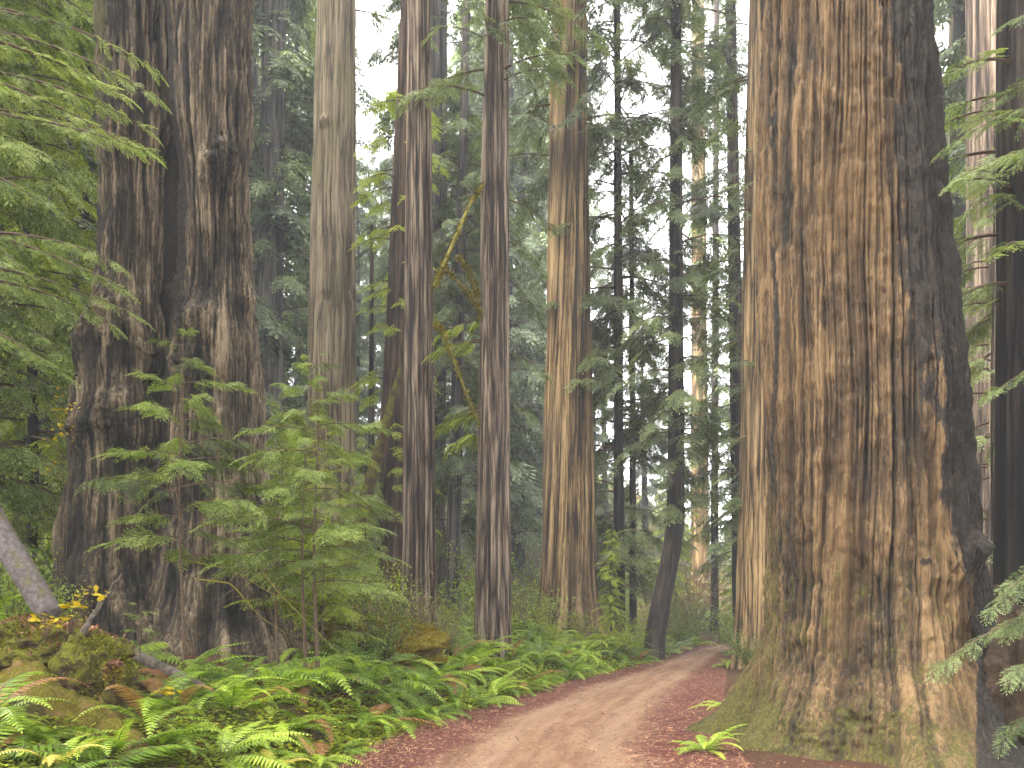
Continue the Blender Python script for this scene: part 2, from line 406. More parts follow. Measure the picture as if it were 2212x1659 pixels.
# the giant redwood beside the road
PB = np.array([4.84, 10.6, 0.])
giant = thing('redwood_tree', 'giant fluted tan redwood with charred black streak, mossy flared base beside the road', 'tree', PB)
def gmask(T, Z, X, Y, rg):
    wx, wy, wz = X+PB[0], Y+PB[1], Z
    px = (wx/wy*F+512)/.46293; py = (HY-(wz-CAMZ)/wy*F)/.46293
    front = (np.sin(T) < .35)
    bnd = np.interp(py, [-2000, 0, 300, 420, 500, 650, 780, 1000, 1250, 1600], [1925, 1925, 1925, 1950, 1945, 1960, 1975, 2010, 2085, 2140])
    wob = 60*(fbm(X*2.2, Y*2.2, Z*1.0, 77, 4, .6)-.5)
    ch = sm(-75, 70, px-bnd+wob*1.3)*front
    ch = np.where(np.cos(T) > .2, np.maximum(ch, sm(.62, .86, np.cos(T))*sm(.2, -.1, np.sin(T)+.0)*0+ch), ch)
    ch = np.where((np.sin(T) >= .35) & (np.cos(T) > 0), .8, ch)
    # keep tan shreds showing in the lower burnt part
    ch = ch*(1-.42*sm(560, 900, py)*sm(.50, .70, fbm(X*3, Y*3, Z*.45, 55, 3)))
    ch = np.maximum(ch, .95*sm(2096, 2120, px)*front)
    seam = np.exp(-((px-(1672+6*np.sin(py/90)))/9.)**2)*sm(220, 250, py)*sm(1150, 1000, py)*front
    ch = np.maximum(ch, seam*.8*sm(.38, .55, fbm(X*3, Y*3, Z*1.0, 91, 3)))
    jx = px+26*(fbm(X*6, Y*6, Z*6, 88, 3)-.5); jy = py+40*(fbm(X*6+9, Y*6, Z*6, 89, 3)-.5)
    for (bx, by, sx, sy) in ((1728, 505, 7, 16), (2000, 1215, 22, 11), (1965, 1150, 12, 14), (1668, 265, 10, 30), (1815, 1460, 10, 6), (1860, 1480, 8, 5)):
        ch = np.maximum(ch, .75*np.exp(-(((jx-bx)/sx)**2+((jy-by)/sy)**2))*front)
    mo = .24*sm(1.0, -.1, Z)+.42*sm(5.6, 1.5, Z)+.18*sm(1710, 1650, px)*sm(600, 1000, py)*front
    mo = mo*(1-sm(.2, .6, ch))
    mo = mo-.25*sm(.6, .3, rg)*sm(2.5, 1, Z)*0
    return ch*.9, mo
gz_list = np.concatenate([np.arange(-.6, 10.6, .021), np.arange(10.8, 46, .5)])
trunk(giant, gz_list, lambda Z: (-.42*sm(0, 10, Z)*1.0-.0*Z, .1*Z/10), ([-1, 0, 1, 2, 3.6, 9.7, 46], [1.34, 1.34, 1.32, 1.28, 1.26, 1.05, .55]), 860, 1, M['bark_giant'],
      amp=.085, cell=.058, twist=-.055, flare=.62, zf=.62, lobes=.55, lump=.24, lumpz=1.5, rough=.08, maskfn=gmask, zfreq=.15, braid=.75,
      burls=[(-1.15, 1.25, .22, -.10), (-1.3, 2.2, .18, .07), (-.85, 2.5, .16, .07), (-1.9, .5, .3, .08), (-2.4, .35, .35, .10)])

# the old cleft redwood: two fused stems with a dark gap
AB = np.array([-6.35, 15.0, 0.0]); AB[2] = 1.02
def amask(T, Z, X, Y, rg):
    ch = .22+.34*sm(.45, .65, fbm(X*1.4, Y*1.4, Z*.4, 61, 4))*np.where(np.cos(T) < .3, 1, .4)
    mo = .25*sm(2, 0, Z)+.30*np.where(np.cos(T) < -.3, 1, 0)+.25*sm(6.5, 9.5, Z)*np.where(np.cos(T) < .2, 1, 0)
    return ch, mo
def amask2(T, Z, X, Y, rg):
    ch = .03+.34*sm(.50, .62, fbm(X*1.6, Y*1.6, Z*.4, 62, 4))*sm(.5, -.1, np.cos(T))
    ch = np.maximum(ch, .8*sm(1.0, .8, np.abs(T-pi*1.0))*sm(.5, 2, Z))
    return ch, .2*sm(2, 0, Z)*np.ones_like(Z)
cleft = thing('redwood_tree', 'gnarled old redwood with two fused stems, burls and a black cleft, behind the sapling', 'tree', AB)
zA = np.concatenate([np.arange(-.7, 13.6, .028), np.arange(14, 42, .5)])
def axl(Z): return (np.interp(Z, [0, 1.3, 3.5, 7.5, 11], [-1.0, -1.0, -.95, -.80, -.70]), -.05+0*Z)
def axr(Z): return (np.interp(Z, [0, 1.3, 3.5, 7.5, 11], [.85, .85, .76, .80, .68]), .0*Z)
trunk(cleft, zA, axl, ([-1, 0, 1.3, 3.5, 5.2, 6.6, 8.8, 10, 12.5, 42], [1.15, 1.12, 1.06, .86, .82, .55, .53, .66, .66, .4]), 320, 101, M['bark_cleft'],
      amp=.09, cell=.09, twist=.03, flare=.42, zf=.9, lobes=.5, lump=.16, lumpz=7, rough=.07, maskfn=amask,
      burls=[(-1.5, 6.1, .45, .24), (-2.2, 5.6, .35, .16), (-1.2, 4.1, .45, .22), (-1.9, 3.9, .3, .15), (-1.6, 9.2, .4, .12), (-.6, 5.4, .3, .14)], zfreq=.45)
trunk(cleft, zA, axr, ([-1, 0, 1.3, 3.5, 5.2, 6.6, 8.8, 10, 12.5, 42], [1.12, 1.10, 1.04, .90, .84, .62, .58, .72, .74, .5]), 340, 102, M['bark_cleft'],
      amp=.09, cell=.08, twist=-.02, flare=.42, zf=.9, lobes=.5, lump=.15, lumpz=7, rough=.07, maskfn=amask2,
      burls=[(-1.75, 5.9, .40, .22), (-.9, 9.0, .35, .25), (-1.3, 8.6, .3, .15), (-1.8, 5.2, .3, .16), (-2.6, 6.6, .3, .16), (-.1, 6.5, .35, .10), (-2.3, 3.2, .4, .15)], zfreq=.4)

def hollow(T, Z, X, Y, rg): return np.ones_like(Z)*1.2, Z*0  # full char keeps the added column black all over
trunk(cleft, np.arange(-.5, 14, .15), lambda Z: (0*Z, .55+0*Z), ([-1, 14], [.55, .5]), 48, 104, M['bark_dark'], maskfn=hollow, name='dark_gap_backing')  # black column added behind the stems, standing in for shade in the gap
def tree_thing(label, px, pyb, D, name='redwood_tree', group=None, z=None):
    p = at(px, pyb, D)
    zz = gz(p[0], p[1]) if z is None else z
    return thing(name, label, 'tree', (p[0], p[1], zz-.05), group), np.array([p[0], p[1], zz-.05])
def col_mask(m0=.0, mz=.25, c=0.):
    def fn(T, Z, X, Y, rg):
        return np.full_like(Z, c)+.25*sm(.62, .75, fbm(X*2, Y*2, Z*.5, 5, 3)), m0+mz*sm(2.5, 0, Z)
    return fn
def simple_tree(label, px_top, px_base, w_top, w_base, D, mat, seed, nth=128, flare=.12, name='redwood_tree', ztop=None, step=.06, amp=.025, cell=.10, mask=None, curve=None, group=None, zt_cap=None, **kw):
    t, b = tree_thing(label, px_base, 1400, D, name, group)
    ztopframe = CAMZ+HY/F*D-b[2]
    H = ztopframe; xt = pxw(px_top-px_base, D)
    rt, rb = pxw(w_top, D)/2, pxw(w_base, D)/2
    cosf = cos(math.atan((px_base*.46293-512)/F)); rt *= cosf; rb *= cosf
    ztop = ztop or H*1.8
    end = min(H+.6, ztop)
    zs = np.arange(-.5, end, step)
    if ztop > end: zs = np.concatenate([zs, np.arange(end+.5, ztop, .8)])
    ax = curve or straight(0, xt, H)
    tt = trunk(t, zs, ax, ([-1, 0, H*.5, H, H*1.8+1], [rb, rb, (rb*.45+rt*.55), rt, rt*.5]), nth, seed, mat, amp=amp, cell=cell, flare=flare, maskfn=mask or col_mask(), **kw)
    return t, b, H
T2 = simple_tree('broad pale tan redwood with a knot and short stub, behind the tall sapling', 727, 712, 84, 118, 33, M['bark_pale'], 201, 220, step=.07, amp=.045, cell=.08, mask=col_mask(.1, .2),
                 burls=[(-1.75, 12.2, .22, -.18), (-.3, 12.6, .25, -.2), (-1.9, 19.3, .2, .2)])
T3 = simple_tree('slender purplish brown redwood, left one of the two straight road bank trunks', 905, 905, 50, 76, 21.5, M['bark_purple'], 202, 170, step=.045, amp=.03, cell=.05, zfreq=.35)
T4 = simple_tree('slender dark brown redwood, right one of the two straight road bank trunks', 1073, 1064, 52, 80, 21.0, M['bark_purple'], 203, 170, step=.045, amp=.032, cell=.05, zfreq=.3)
T5 = simple_tree('stout golden tan redwood with swollen foot, between the slender trunks and the bend', 1229, 1227, 73, 122, 30, M['bark_tan'], 204, 260, step=.06, amp=.075, cell=.08, flare=.42, zf=1.0, twist=-.03, mask=col_mask(.0, .35), zfreq=.14)
T6 = simple_tree('brown redwood trunk half hidden behind the giant, at the road edge', 1665, 1650, 95, 128, 24, M['bark_tan'], 205, 180, step=.05, amp=.05, cell=.07, flare=.1, mask=col_mask(.1, .4))

# ------------------------------------------------------------------ foliage kits
def leafquad(p, d, w_dir, L, W, tone):
    """a pointed leaf: base, two shoulders, tip"""
    return [p, p+d*L*.45+w_dir*W*.5, p+d*L, p+d*L*.45-w_dir*W*.5], tone
def spray_kit(seed, nt=7, nl=5, ll=.16, lw=.05, twig=.42, droop=.25, stem=True):
    r = random.Random(seed); V = []; Fc = []; T = []; Mi = []
    def put(q, tone, m):
        b = len(V); V.extend(q); T.extend([tone]*4); Fc.append((b, b+1, b+2, b+3)); Mi.append(m)
    def pt(s): return np.array([s, .04*sin(s*5+seed), -droop*s*s])
    for i in range(nt):
        s = .10+.88*i/nt
        for sd in (-1, 1):
            ss = s+r.uniform(-.03, .03)
            p0 = pt(ss); ln = twig*(1-ss)**.6*(.6+.4*min(1, ss*5))*r.uniform(.8, 1.2)+.05
            ang = radians(r.uniform(42, 62))*sd
            d = np.array([cos(ang), sin(ang), -droop*.7+r.uniform(-.15, .12)]); d /= np.linalg.norm(d)
            side = np.array([-sin(ang), cos(ang), 0])
            k = max(2, int(round(nl*ln/twig+.5)))
            if stem: put([p0, p0+side*.006, p0+d*ln*.8+side*.003, p0+d*ln*.8], .25, 1)
            for j in range(k):
                q = (j+.6)/k; pp = p0+d*ln*q*.95+np.array([0, 0, -.12*droop*q*q])
                last = j == k-1
                for s2 in ((0,) if last else (-1, 1)):
                    a2 = ang+s2*radians(r.uniform(28, 50)); dd = np.array([cos(a2), sin(a2), d[2]-r.uniform(0, .35)]); dd /= np.linalg.norm(dd)
                    wd = np.array([-sin(a2), cos(a2), r.uniform(-.5, .5)]); wd /= np.linalg.norm(wd)
                    L = ll*r.uniform(.7, 1.15)*(1.1 if last else .8+.2*(1-q))
                    put(leafquad(pp, dd, wd, L, lw*r.uniform(.8, 1.2), 0)[0], min(1, max(0, .34+.34*q+r.uniform(-.2, .2))), 0)
    p0 = pt(.98); dd = np.array([1, 0, -droop*1.6]); dd /= np.linalg.norm(dd)
    put([p0, p0+dd*ll*.5+np.array([0, lw*.5, 0]), p0+dd*ll, p0+dd*ll*.5-np.array([0, lw*.5, 0])], .8, 0)
    return np.array(V), np.array(Fc), np.array(Mi), np.array(T)
KIT_NEAR = [spray_kit(10+i, 8, 6, .115, .034, .42, .30) for i in range(4)]
KIT_MID = [spray_kit(20+i, 7, 5, .15, .052, .42, .40) for i in range(4)]
KIT_FAR = [spray_kit(30+i, 5, 3, .24, .085, .40, .40, False) for i in range(4)]

def frames(dirs, roll):
    """X axis along dirs, Z as near up as it can be, rolled"""
    d = dirs/np.linalg.norm(dirs, axis=1)[:, None]
    up = np.tile([0., 0, 1], (len(d), 1))
    y = np.cross(up, d); y /= np.linalg.norm(y, axis=1)[:, None]+1e-6
    z = np.cross(d, y)
    c, s = np.cos(roll)[:, None], np.sin(roll)[:, None]
    y2 = y*c+z*s; z2 = -y*s+z*c
    return np.stack([d, y2, z2], -1)
def scatter(g, kits, pos, dirs, scl, roll, tone, rs, mleaf=0, mtwig=1, tspread=.5):
    which = rs.integers(0, len(kits), len(pos))
    R = frames(dirs, roll)
    for k, (V, Fc, Mi, T) in enumerate(kits):
        idx = np.nonzero(which == k)[0]
        if not len(idx): continue
        W = np.einsum('mij,vj->mvi', R[idx], V)*scl[idx][:, None, None]+pos[idx][:, None]
        ff = Fc[None]+(np.arange(len(idx))*len(V))[:, None, None]
        tt = np.clip(T[None]*(1)+(tone[idx][:, None]-.5)*tspread*2, 0, 1)
        base = g.n
        g.v.append(W.reshape(-1, 3)); g.f.append(ff.reshape(-1, 4)+base); g.t.append(tt.ravel())
        mm = np.where(Mi == 0, mleaf, mtwig); g.m.append(np.tile(mm, len(idx))); g.n += len(idx)*len(V)

def boughs(g, kits, specs, rs, spray=.7, spacing=.33, droop=.35, tw=(.035, .008), tone=.5, limb_mat=1, hang=.35, sag=.3):
    """specs: list of (origin, azimuth, length, pitch, twig tone)"""
    P = []; Dd = []; S = []; Ro = []; To = []
    for (o, az, L, pitch) in specs:
        n = 9; s = np.linspace(0, 1, n)
        bend = rs.uniform(-.25, .25)
        az_s = az+bend*s
        xs = np.cumsum(np.r_[0, np.cos(az_s[1:])])*L/n; ys = np.cumsum(np.r_[0, np.sin(az_s[1:])])*L/n
        zz = L*(math.tan(pitch)*s-sag*s**2)
        pts = np.stack([xs, ys, zz], -1)+o
        g.tube(pts, np.linspace(tw[0]*(.5+L/4), tw[1], n), 4, limb_mat, .4)
        bt = tone+rs.normal(0, .12)
        m = max(3, int(L/spacing))
        for i in range(m):
            q = .18+.82*(i+rs.uniform(.1, .9))/m
            c = np.array([np.interp(q, s, pts[:, a]) for a in range(3)])
            a0 = az+bend*q
            for sd in (-1, 1):
                if rs.random() < .12: continue
                an = a0+sd*rs.uniform(.5, 1.15)*(1-.45*q)
                P.append(c); Dd.append([cos(an), sin(an), -hang*rs.uniform(.2, 1.6)])
                S.append(spray*rs.uniform(.65, 1.2)*(1.1-.4*q)); Ro.append(rs.normal(0, .35)); To.append(bt+rs.normal(0, .08))
        P.append(pts[-1]); Dd.append([cos(az+bend), sin(az+bend), -hang]); S.append(spray*.9); Ro.append(0.); To.append(bt+.05)
    scatter(g, kits, np.array(P), np.array(Dd), np.array(S), np.array(Ro), np.array(To), rs)

def crown_mesh(name, seed, z0, z1, r0, r1, n, kits, mats, spray=.8, spacing=.4, droop=.35, pitch=(-.1, .25), axis=None, azf=None, tone=.5, hang=.35, bare=.0, sag=.3, prof=None, trunk_r=.15, clump=.5, tw=(.035, .008)):
    rs = np.random.default_rng(seed); g = G(); sp = []
    for i in range(n):
        q = (i+rs.random())/n
        z = z0+(z1-z0)*q
        if rs.random() < clump and noise(z*.45, seed*1.7, 0, 3) < .42: continue
        L = (np.interp(q, *prof) if prof else r0+(r1-r0)*q)*rs.uniform(.55, 1.15)
        az = rs.uniform(0, 2*pi) if azf is None else azf(rs)
        ax, ay = (0, 0) if axis is None else [float(c) for c in axis(np.array(z))]
        sp.append((np.array([ax+cos(az)*trunk_r*.6, ay+sin(az)*trunk_r*.6, z]), az, L, rs.uniform(*pitch)))
    boughs(g, kits, sp, rs, spray, spacing, droop, tw, tone, 1, hang, sag)
    return g.mesh(name, mats)

# ------------------------------------------------------------------ mid-distance leafy conifers
def leafy(label, px_top, px_base, w_top, w_base, D, seed, crownargs, mat='bark_dark', leaf='needle_mid', base_py=1400, name='conifer_tree', ztop=None, curve=None, group=None, nth=48, **kw):
    t, b, H = simple_tree(label, px_top, px_base, w_top, w_base, D, M[mat], seed, nth, name=name, step=.12, amp=.02, cell=.10, curve=curve, group=group, ztop=ztop, **kw)
    ax = curve or straight(0, pxw(px_top-px_base, D), H)
    me = crown_mesh('crown', seed+500, axis=ax, mats=[M[leaf], M['twig']], **crownargs)
    link('crown', me, t)
    return t, b, H
def zat(py, D, b): return CAMZ+(HY-py*.46293)/F*D-b
K1 = leafy('slim dark conifer hung with grey-green foliage, just right of the golden tan redwood', 1333, 1338, 14, 26, 31, 301,
           dict(z0=2.0, z1=27, r0=2.6, r1=2.6, n=150, kits=KIT_MID, spray=.95, spacing=.42, hang=.5, tone=.45, prof=([0, .3, .6, 1], [1.8, 3.0, 3.2, 2.6]), clump=.35, sag=.25))
K2 = leafy('thin dark stem with sparse drooping foliage, close to the slim conifer', 1362, 1368, 8, 17, 32.5, 302,
           dict(z0=3.0, z1=17, r0=1.8, r1=2.2, n=44, kits=KIT_MID, spray=.9, spacing=.45, hang=.5, tone=.5), ztop=20)
def lcurve(Z):
    Z = np.asarray(Z, float)
    return (.80*sm(0, 5.6, Z)-.10+.0*Z, 0*Z)
L1 = leafy('dark roadside conifer whose foot curves left, at the road bend', 1440, 1418, 22, 44, 28.6, 303,
           dict(z0=5.5, z1=26, r0=2.4, r1=2.6, n=125, kits=KIT_MID, spray=.9, spacing=.42, hang=.55, tone=.5, prof=([0, .2, .45, .7, 1], [1.0, 2.2, 2.8, 1.7, 2.0]), clump=.5), curve=lcurve, nth=80)
M1 = leafy('bluish dark conifer trunk with lacy boughs, left of the half hidden redwood', 1578, 1600, 24, 34, 34, 304,
           dict(z0=3.5, z1=33, r0=3.2, r1=3.4, n=105, kits=KIT_MID, spray=1.0, spacing=.45, hang=.4, tone=.45, clump=.5, sag=.2), nth=64)
# dark trunk wrapped in yellow-green growth behind the left slender redwood
D1 = leafy('reddish trunk wrapped in yellow-green sprays, behind the left slender redwood', 880, 838, 28, 78, 27.5, 305,
           dict(z0=3.6, z1=19, r0=1.1, r1=1.0, n=85, kits=KIT_MID, spray=.55, spacing=.30, hang=.3, tone=.6, clump=.2, sag=.4, trunk_r=.5), mat='bark_red', leaf='needle_lime', nth=90)
# broken spike
sp_t, sp_b, _ = simple_tree('thin broken snag ending in a sharp spike, left of the moss wrapped trunk', 805, 800, 2, 18, 29, M['bark_dark'], 306, 40, name='snag', ztop=zat(470, 29, 1.4), step=.12)
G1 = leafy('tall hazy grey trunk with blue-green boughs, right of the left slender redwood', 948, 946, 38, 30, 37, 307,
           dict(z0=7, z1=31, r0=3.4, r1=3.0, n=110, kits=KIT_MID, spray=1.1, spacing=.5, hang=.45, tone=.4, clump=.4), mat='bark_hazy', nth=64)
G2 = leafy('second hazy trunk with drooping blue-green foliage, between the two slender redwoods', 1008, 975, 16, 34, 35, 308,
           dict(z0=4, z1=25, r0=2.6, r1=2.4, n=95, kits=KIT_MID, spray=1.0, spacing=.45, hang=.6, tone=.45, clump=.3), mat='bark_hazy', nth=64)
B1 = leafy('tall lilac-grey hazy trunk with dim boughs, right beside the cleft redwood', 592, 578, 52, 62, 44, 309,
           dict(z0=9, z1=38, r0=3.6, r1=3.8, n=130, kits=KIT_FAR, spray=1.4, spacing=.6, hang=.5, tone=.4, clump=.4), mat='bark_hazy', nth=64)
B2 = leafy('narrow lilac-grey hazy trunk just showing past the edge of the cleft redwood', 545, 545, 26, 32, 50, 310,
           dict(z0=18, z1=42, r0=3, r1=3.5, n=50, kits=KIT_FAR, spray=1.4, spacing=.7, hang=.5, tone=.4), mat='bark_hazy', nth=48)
N1 = leafy('far pinkish pale redwood glowing through mist above the road bend', 1508, 1512, 27, 42, 58, 311,
           dict(z0=32, z1=46, r0=4, r1=5, n=30, kits=KIT_FAR, spray=1.5, spacing=.7, hang=.4, tone=.4), mat='bark_tan', nth=64, name='redwood_tree')
N2 = leafy('short-looking dark thin trunk at the end of the road, beside the misty pale redwood', 1548, 1543, 12, 18, 46, 312,
           dict(z0=5, z1=26, r0=2.2, r1=2.2, n=60, kits=KIT_FAR, spray=1.1, spacing=.6, hang=.4, tone=.6), mat='bark_dark', nth=32)
Q3 = leafy('very dark brown trunk at the edge of the wood, right of the giant', 2215, 2225, 128, 165, 12.6, 313,
           dict(z0=6.5, z1=10.5, r0=1.4, r1=1.6, n=12, kits=KIT_NEAR, spray=.5, spacing=.3, hang=.3, tone=.5, azf=lambda r: r.uniform(2.6, 4.2), trunk_r=.7), mat='bark_dark', leaf='needle_near', nth=160, name='redwood_tree')
Q2 = simple_tree('ribbed purple-brown redwood between the giant and the dark trunk', 2150, 2160, 130, 150, 24, M['bark_purple'], 314, 130, step=.06, amp=.04, cell=.10, zfreq=.1)
Q1 = simple_tree('pale thin trunk seen in the gap behind the giant, beside the purple-brown redwood', 2066, 2070, 34, 44, 36, M['bark_pale'], 315, 64, step=.12, name='redwood_tree')
Q4 = leafy('small bright green conifer in the gap right of the giant', 2150, 2140, 3, 10, 17, 316,
           dict(z0=.6, z1=11.5, r0=1.3, r1=1.0, n=75, kits=KIT_MID, spray=.55, spacing=.28, hang=.4, tone=.6, clump=.2), mat='bark_dark', leaf='needle_mid', nth=16, ztop=12)
T2c = crown_mesh('crown', 820, 24, 40, 3, 3, 26, KIT_MID, [M['needle_mid'], M['twig']], spray=1.0, spacing=.5, tone=.6, trunk_r=.9, axis=straight(0, .3, 26)); link('crown', T2c, T2[0])
T5c = crown_mesh('crown', 821, 17.5, 27, 3.2, 3.6, 30, KIT_MID, [M['needle_mid'], M['twig']], spray=.95, spacing=.45, tone=.5, trunk_r=.8, hang=.6); link('crown', T5c, T5[0])
T4c = crown_mesh('crown', 822, 14.5, 22, 2.2, 2.8, 26, KIT_MID, [M['needle_mid'], M['twig']], spray=.8, spacing=.4, tone=.55, trunk_r=.3, hang=.5); link('crown', T4c, T4[0])
T6c = crown_mesh('crown', 823, 3.5, 20, 1.0, 1.5, 22, KIT_MID, [M['needle_mid'], M['twig']], spray=.6, spacing=.35, tone=.5, trunk_r=.8, azf=lambda r: r.uniform(2.4, 3.9)); link('crown', T6c, T6[0])

# ------------------------------------------------------------------ bough parts that hang in view near the slender redwoods
def bough_mesh(name, seed, specs, leaf, kits=KIT_MID, spray=.6, spacing=.3, hang=.4, tone=.55, sag=.3, twig='twig', tw=(.03, .006)):
    rs = np.random.default_rng(seed); g = G()
    boughs(g, kits, specs, rs, spray, spacing, .3, tw, tone, 1, hang, sag)
    return g.mesh(name, [M[leaf], M[twig]])
def rel(px, py, D, b): return at(px, py, D)-b
# mossy bare limbs and bright sprays on the right slender redwood
def limb(parent, b, ctrl, rads, mat='mossy_twig', name='limb', seed=0):
    pts = np.array([at(*c)-b for c in ctrl]); n = 22
    s = np.linspace(0, 1, len(pts)); q = np.linspace(0, 1, n)
    P = np.stack([np.interp(q, s, pts[:, a]) for a in range(3)], -1)
    ker = np.array([.25, .5, .25])
    for _ in range(3):
        for a in range(3): P[1:-1, a] = np.convolve(P[:, a], ker, 'valid')
    rr = np.interp(q, [0, 1], rads)*(1+.35*(nr.random(n)-.5))
    g = G(); g.tube(P, rr, 8, 0); return link(name, g.mesh(name, [M[mat]], True), parent)
b4 = T4[1]
limb(T4[0], b4, [(1048, 395, 20.8), (1020, 430, 20.6), (985, 510, 20.2), (955, 580, 20), (938, 620, 20)], (.035, .05))
limb(T4[0], b4, [(1045, 690, 20.8), (1028, 655, 20.6), (1010, 630, 20.4), (975, 595, 20.2), (958, 580, 20)], (.04, .025))
limb(T4[0], b4, [(1032, 640, 20.7), (1020, 600, 20.5), (1000, 565, 20.3), (985, 552, 20.2)], (.045, .03))
limb(T4[0], b4, [(1042, 930, 20.8), (1010, 860, 20.6), (985, 790, 20.4), (960, 720, 20.3), (940, 700, 20.3)], (.03, .035))
specs = [(rel(1045, y, 20.8, b4), pi+rnd.uniform(-.5, .5), L, rnd.uniform(0, .2)) for y, L in ((690, 1.2), (735, 1.5), (740, 1.2), (890, 1.3), (880, 1.6), (930, 1.1))]
link('bough', bough_mesh('bough', 41, specs, 'needle_lime', spray=.45, spacing=.2, hang=.5, tone=.5), T4[0])
specs = [(rel(1095, y, 21, b4), rnd.uniform(-.4, .3), L, rnd.uniform(-.5, -.2)) for y, L in ((430, 1.3), (520, 1.0), (760, 1.2), (860, .8), (600, 1.0))]
link('bough', bough_mesh('bough', 42, specs, 'needle_mid', spray=.45, spacing=.2, hang=.8, tone=.6), T4[0])
# leaning mossy pole
p0 = at(815, 985, 24); p1 = at(868, 790, 24); d_ = (p0-p1)/np.linalg.norm(p0-p1)
p0 = p0+d_*((p0[2]-gz(p0[0]-.6, 24)+.1)/-d_[2])
lean = thing('leaning_pole', 'broken mossy pole leaning against the left slender redwood', 'dead tree', p0)
g = G(); s = np.linspace(0, 1, 16)[:, None]; g.tube((p1-p0)*s, np.linspace(.32, .09, 16), 12); me = g.mesh('leaning_pole', [M['mossy_stump']], True); lean.name = 'leaning_pole'
link('pole', me, lean)

# ------------------------------------------------------------------ forest behind: 70 conifers on the slope
def far_tree_meshes():
    out = []
    for i in range(7):
        rs = np.random.default_rng(900+i)
        H = 46.
        cm = crown_mesh('crown', 600+i, 2.5+i*.5, 44, 3.6, .8, 125, KIT_FAR, [M['needle_far'], M['twig']], spray=1.55, spacing=.62, hang=.5, tone=.5, clump=.6,
                        prof=([0, .25, .7, 1], [2.6, 4.0, 3.4, .8]), sag=.25)
        g = G(); z = np.linspace(-.8, 45, 14)
        g.tube(np.stack([.3*np.sin(z*.1+i), .2*np.cos(z*.13), z], -1), np.interp(z, [0, 45], [.50+.10*(i % 4), .06]), 12)
        tm = g.mesh('trunk', [M['bark_hazy']], True)
        out.append((cm, tm))
    return out
FT = far_tree_meshes()
far = []
def sky_open(px, D):
    # columns where the photo shows open sky or mist low down
    return (1500 < px < 1570)
spots = []
rr = random.Random(5)
for D0, n in ((39, 6), (47, 8), (56, 9), (67, 12), (82, 13)):
    for i in range(n):
        px = -120+(2450)*(i+rr.uniform(.1, .9))/n
        D = D0+rr.uniform(-3.5, 3.5)
        p = at(px, 1300, D)
        if xl(D)-1.2 < p[0] < xr(D)+1.2 and D < 57: continue
        if 1485 < px < 1560 and D < 90: continue
        if 750 < px < 885 and D < 60: continue
        if 1085 < px < 1190 and D < 58: continue
        if (535 < px < 660 or 935 < px < 1030) and D < 46: continue
        if 38 < D < 60 and 1290 < px < 1660: continue
        if any((p[0]-q[0])**2+(p[1]-q[1])**2 < 9 for q in spots): continue
        spots.append((p[0], p[1], px))
for (px, D) in ((1120, 62), (1165, 72), (1090, 55), (1145, 85), (800, 72), (850, 66), (765, 84), (825, 90), (1310, 70), (1390, 78), (1450, 64), (1590, 70), (1640, 80), (700, 60), (880, 78)):
    p = at(px, 1300, D); spots.append((p[0], p[1], px))
# side woods, left slope and right
for (px, D) in ((40, 23), (-90, 20), (110, 27), (175, 33), (-200, 28), (20, 36), (2080, 33), (2190, 29), (2260, 38), (230, 40), (2120, 45), (-60, 44)):
    p = at(px, 1300, D); spots.append((p[0], p[1], px))
spots.sort(key=lambda q: q[2])
ORD = ['first', 'second', 'third', 'fourth', 'fifth', 'sixth', 'seventh', 'eighth', 'ninth', 'tenth', 'eleventh', 'twelfth', 'thirteenth', 'fourteenth', 'fifteenth', 'sixteenth', 'seventeenth', 'eighteenth', 'nineteenth', 'twentieth']
def ordn(i): return ORD[i] if i < 20 else ('twenty-'+ORD[i-20] if i < 29 else ('thirtieth' if i == 29 else ('thirty-'+ORD[i-30] if i < 39 else ('fortieth' if i == 39 else 'forty-'+ORD[i-40] if i < 49 else 'fiftieth'))))
ZONES = [(400, 'above the left slope'), (700, 'between the cleft redwood and the pale one'), (900, 'around the spiked snag'), (1080, 'behind the two slender redwoods'), (1240, 'left of the golden tan redwood'),
         (1470, 'behind the slim dark conifer'), (1700, 'over the road end'), (3000, 'beyond the giant')]
zc = {}
for k, (x, y, px) in enumerate(spots):
    D = y; near = 'nearer' if D < 45 else ('misty' if D < 68 else 'faint distant')
    zone = next(z for lim, z in ZONES if px < lim)
    key = (near, zone); zc[key] = zc.get(key, 0)+1
    lab = f'{near} conifer {zone}, {ordn(zc[key]-1)} from left'
    t = thing('conifer_tree', lab, 'tree', (x, y, gz(x, y)-.1), 'conifers of the misty forest behind')
    cm, tm = FT[k % 7]; sc = rr.uniform(.8, 1.2)
    if D > 58 and 740 < px < 900: sc = .72*D/75
    if D > 58 and 1280 < px < 1660: sc = rr.uniform(.42, .6)*D/70
    t.scale = (sc*rr.uniform(.9, 1.15), sc*rr.uniform(.9, 1.15), sc); t.rotation_euler[2] = rr.uniform(0, 6.28)
    link('trunk', tm, t); link('crown', cm, t)

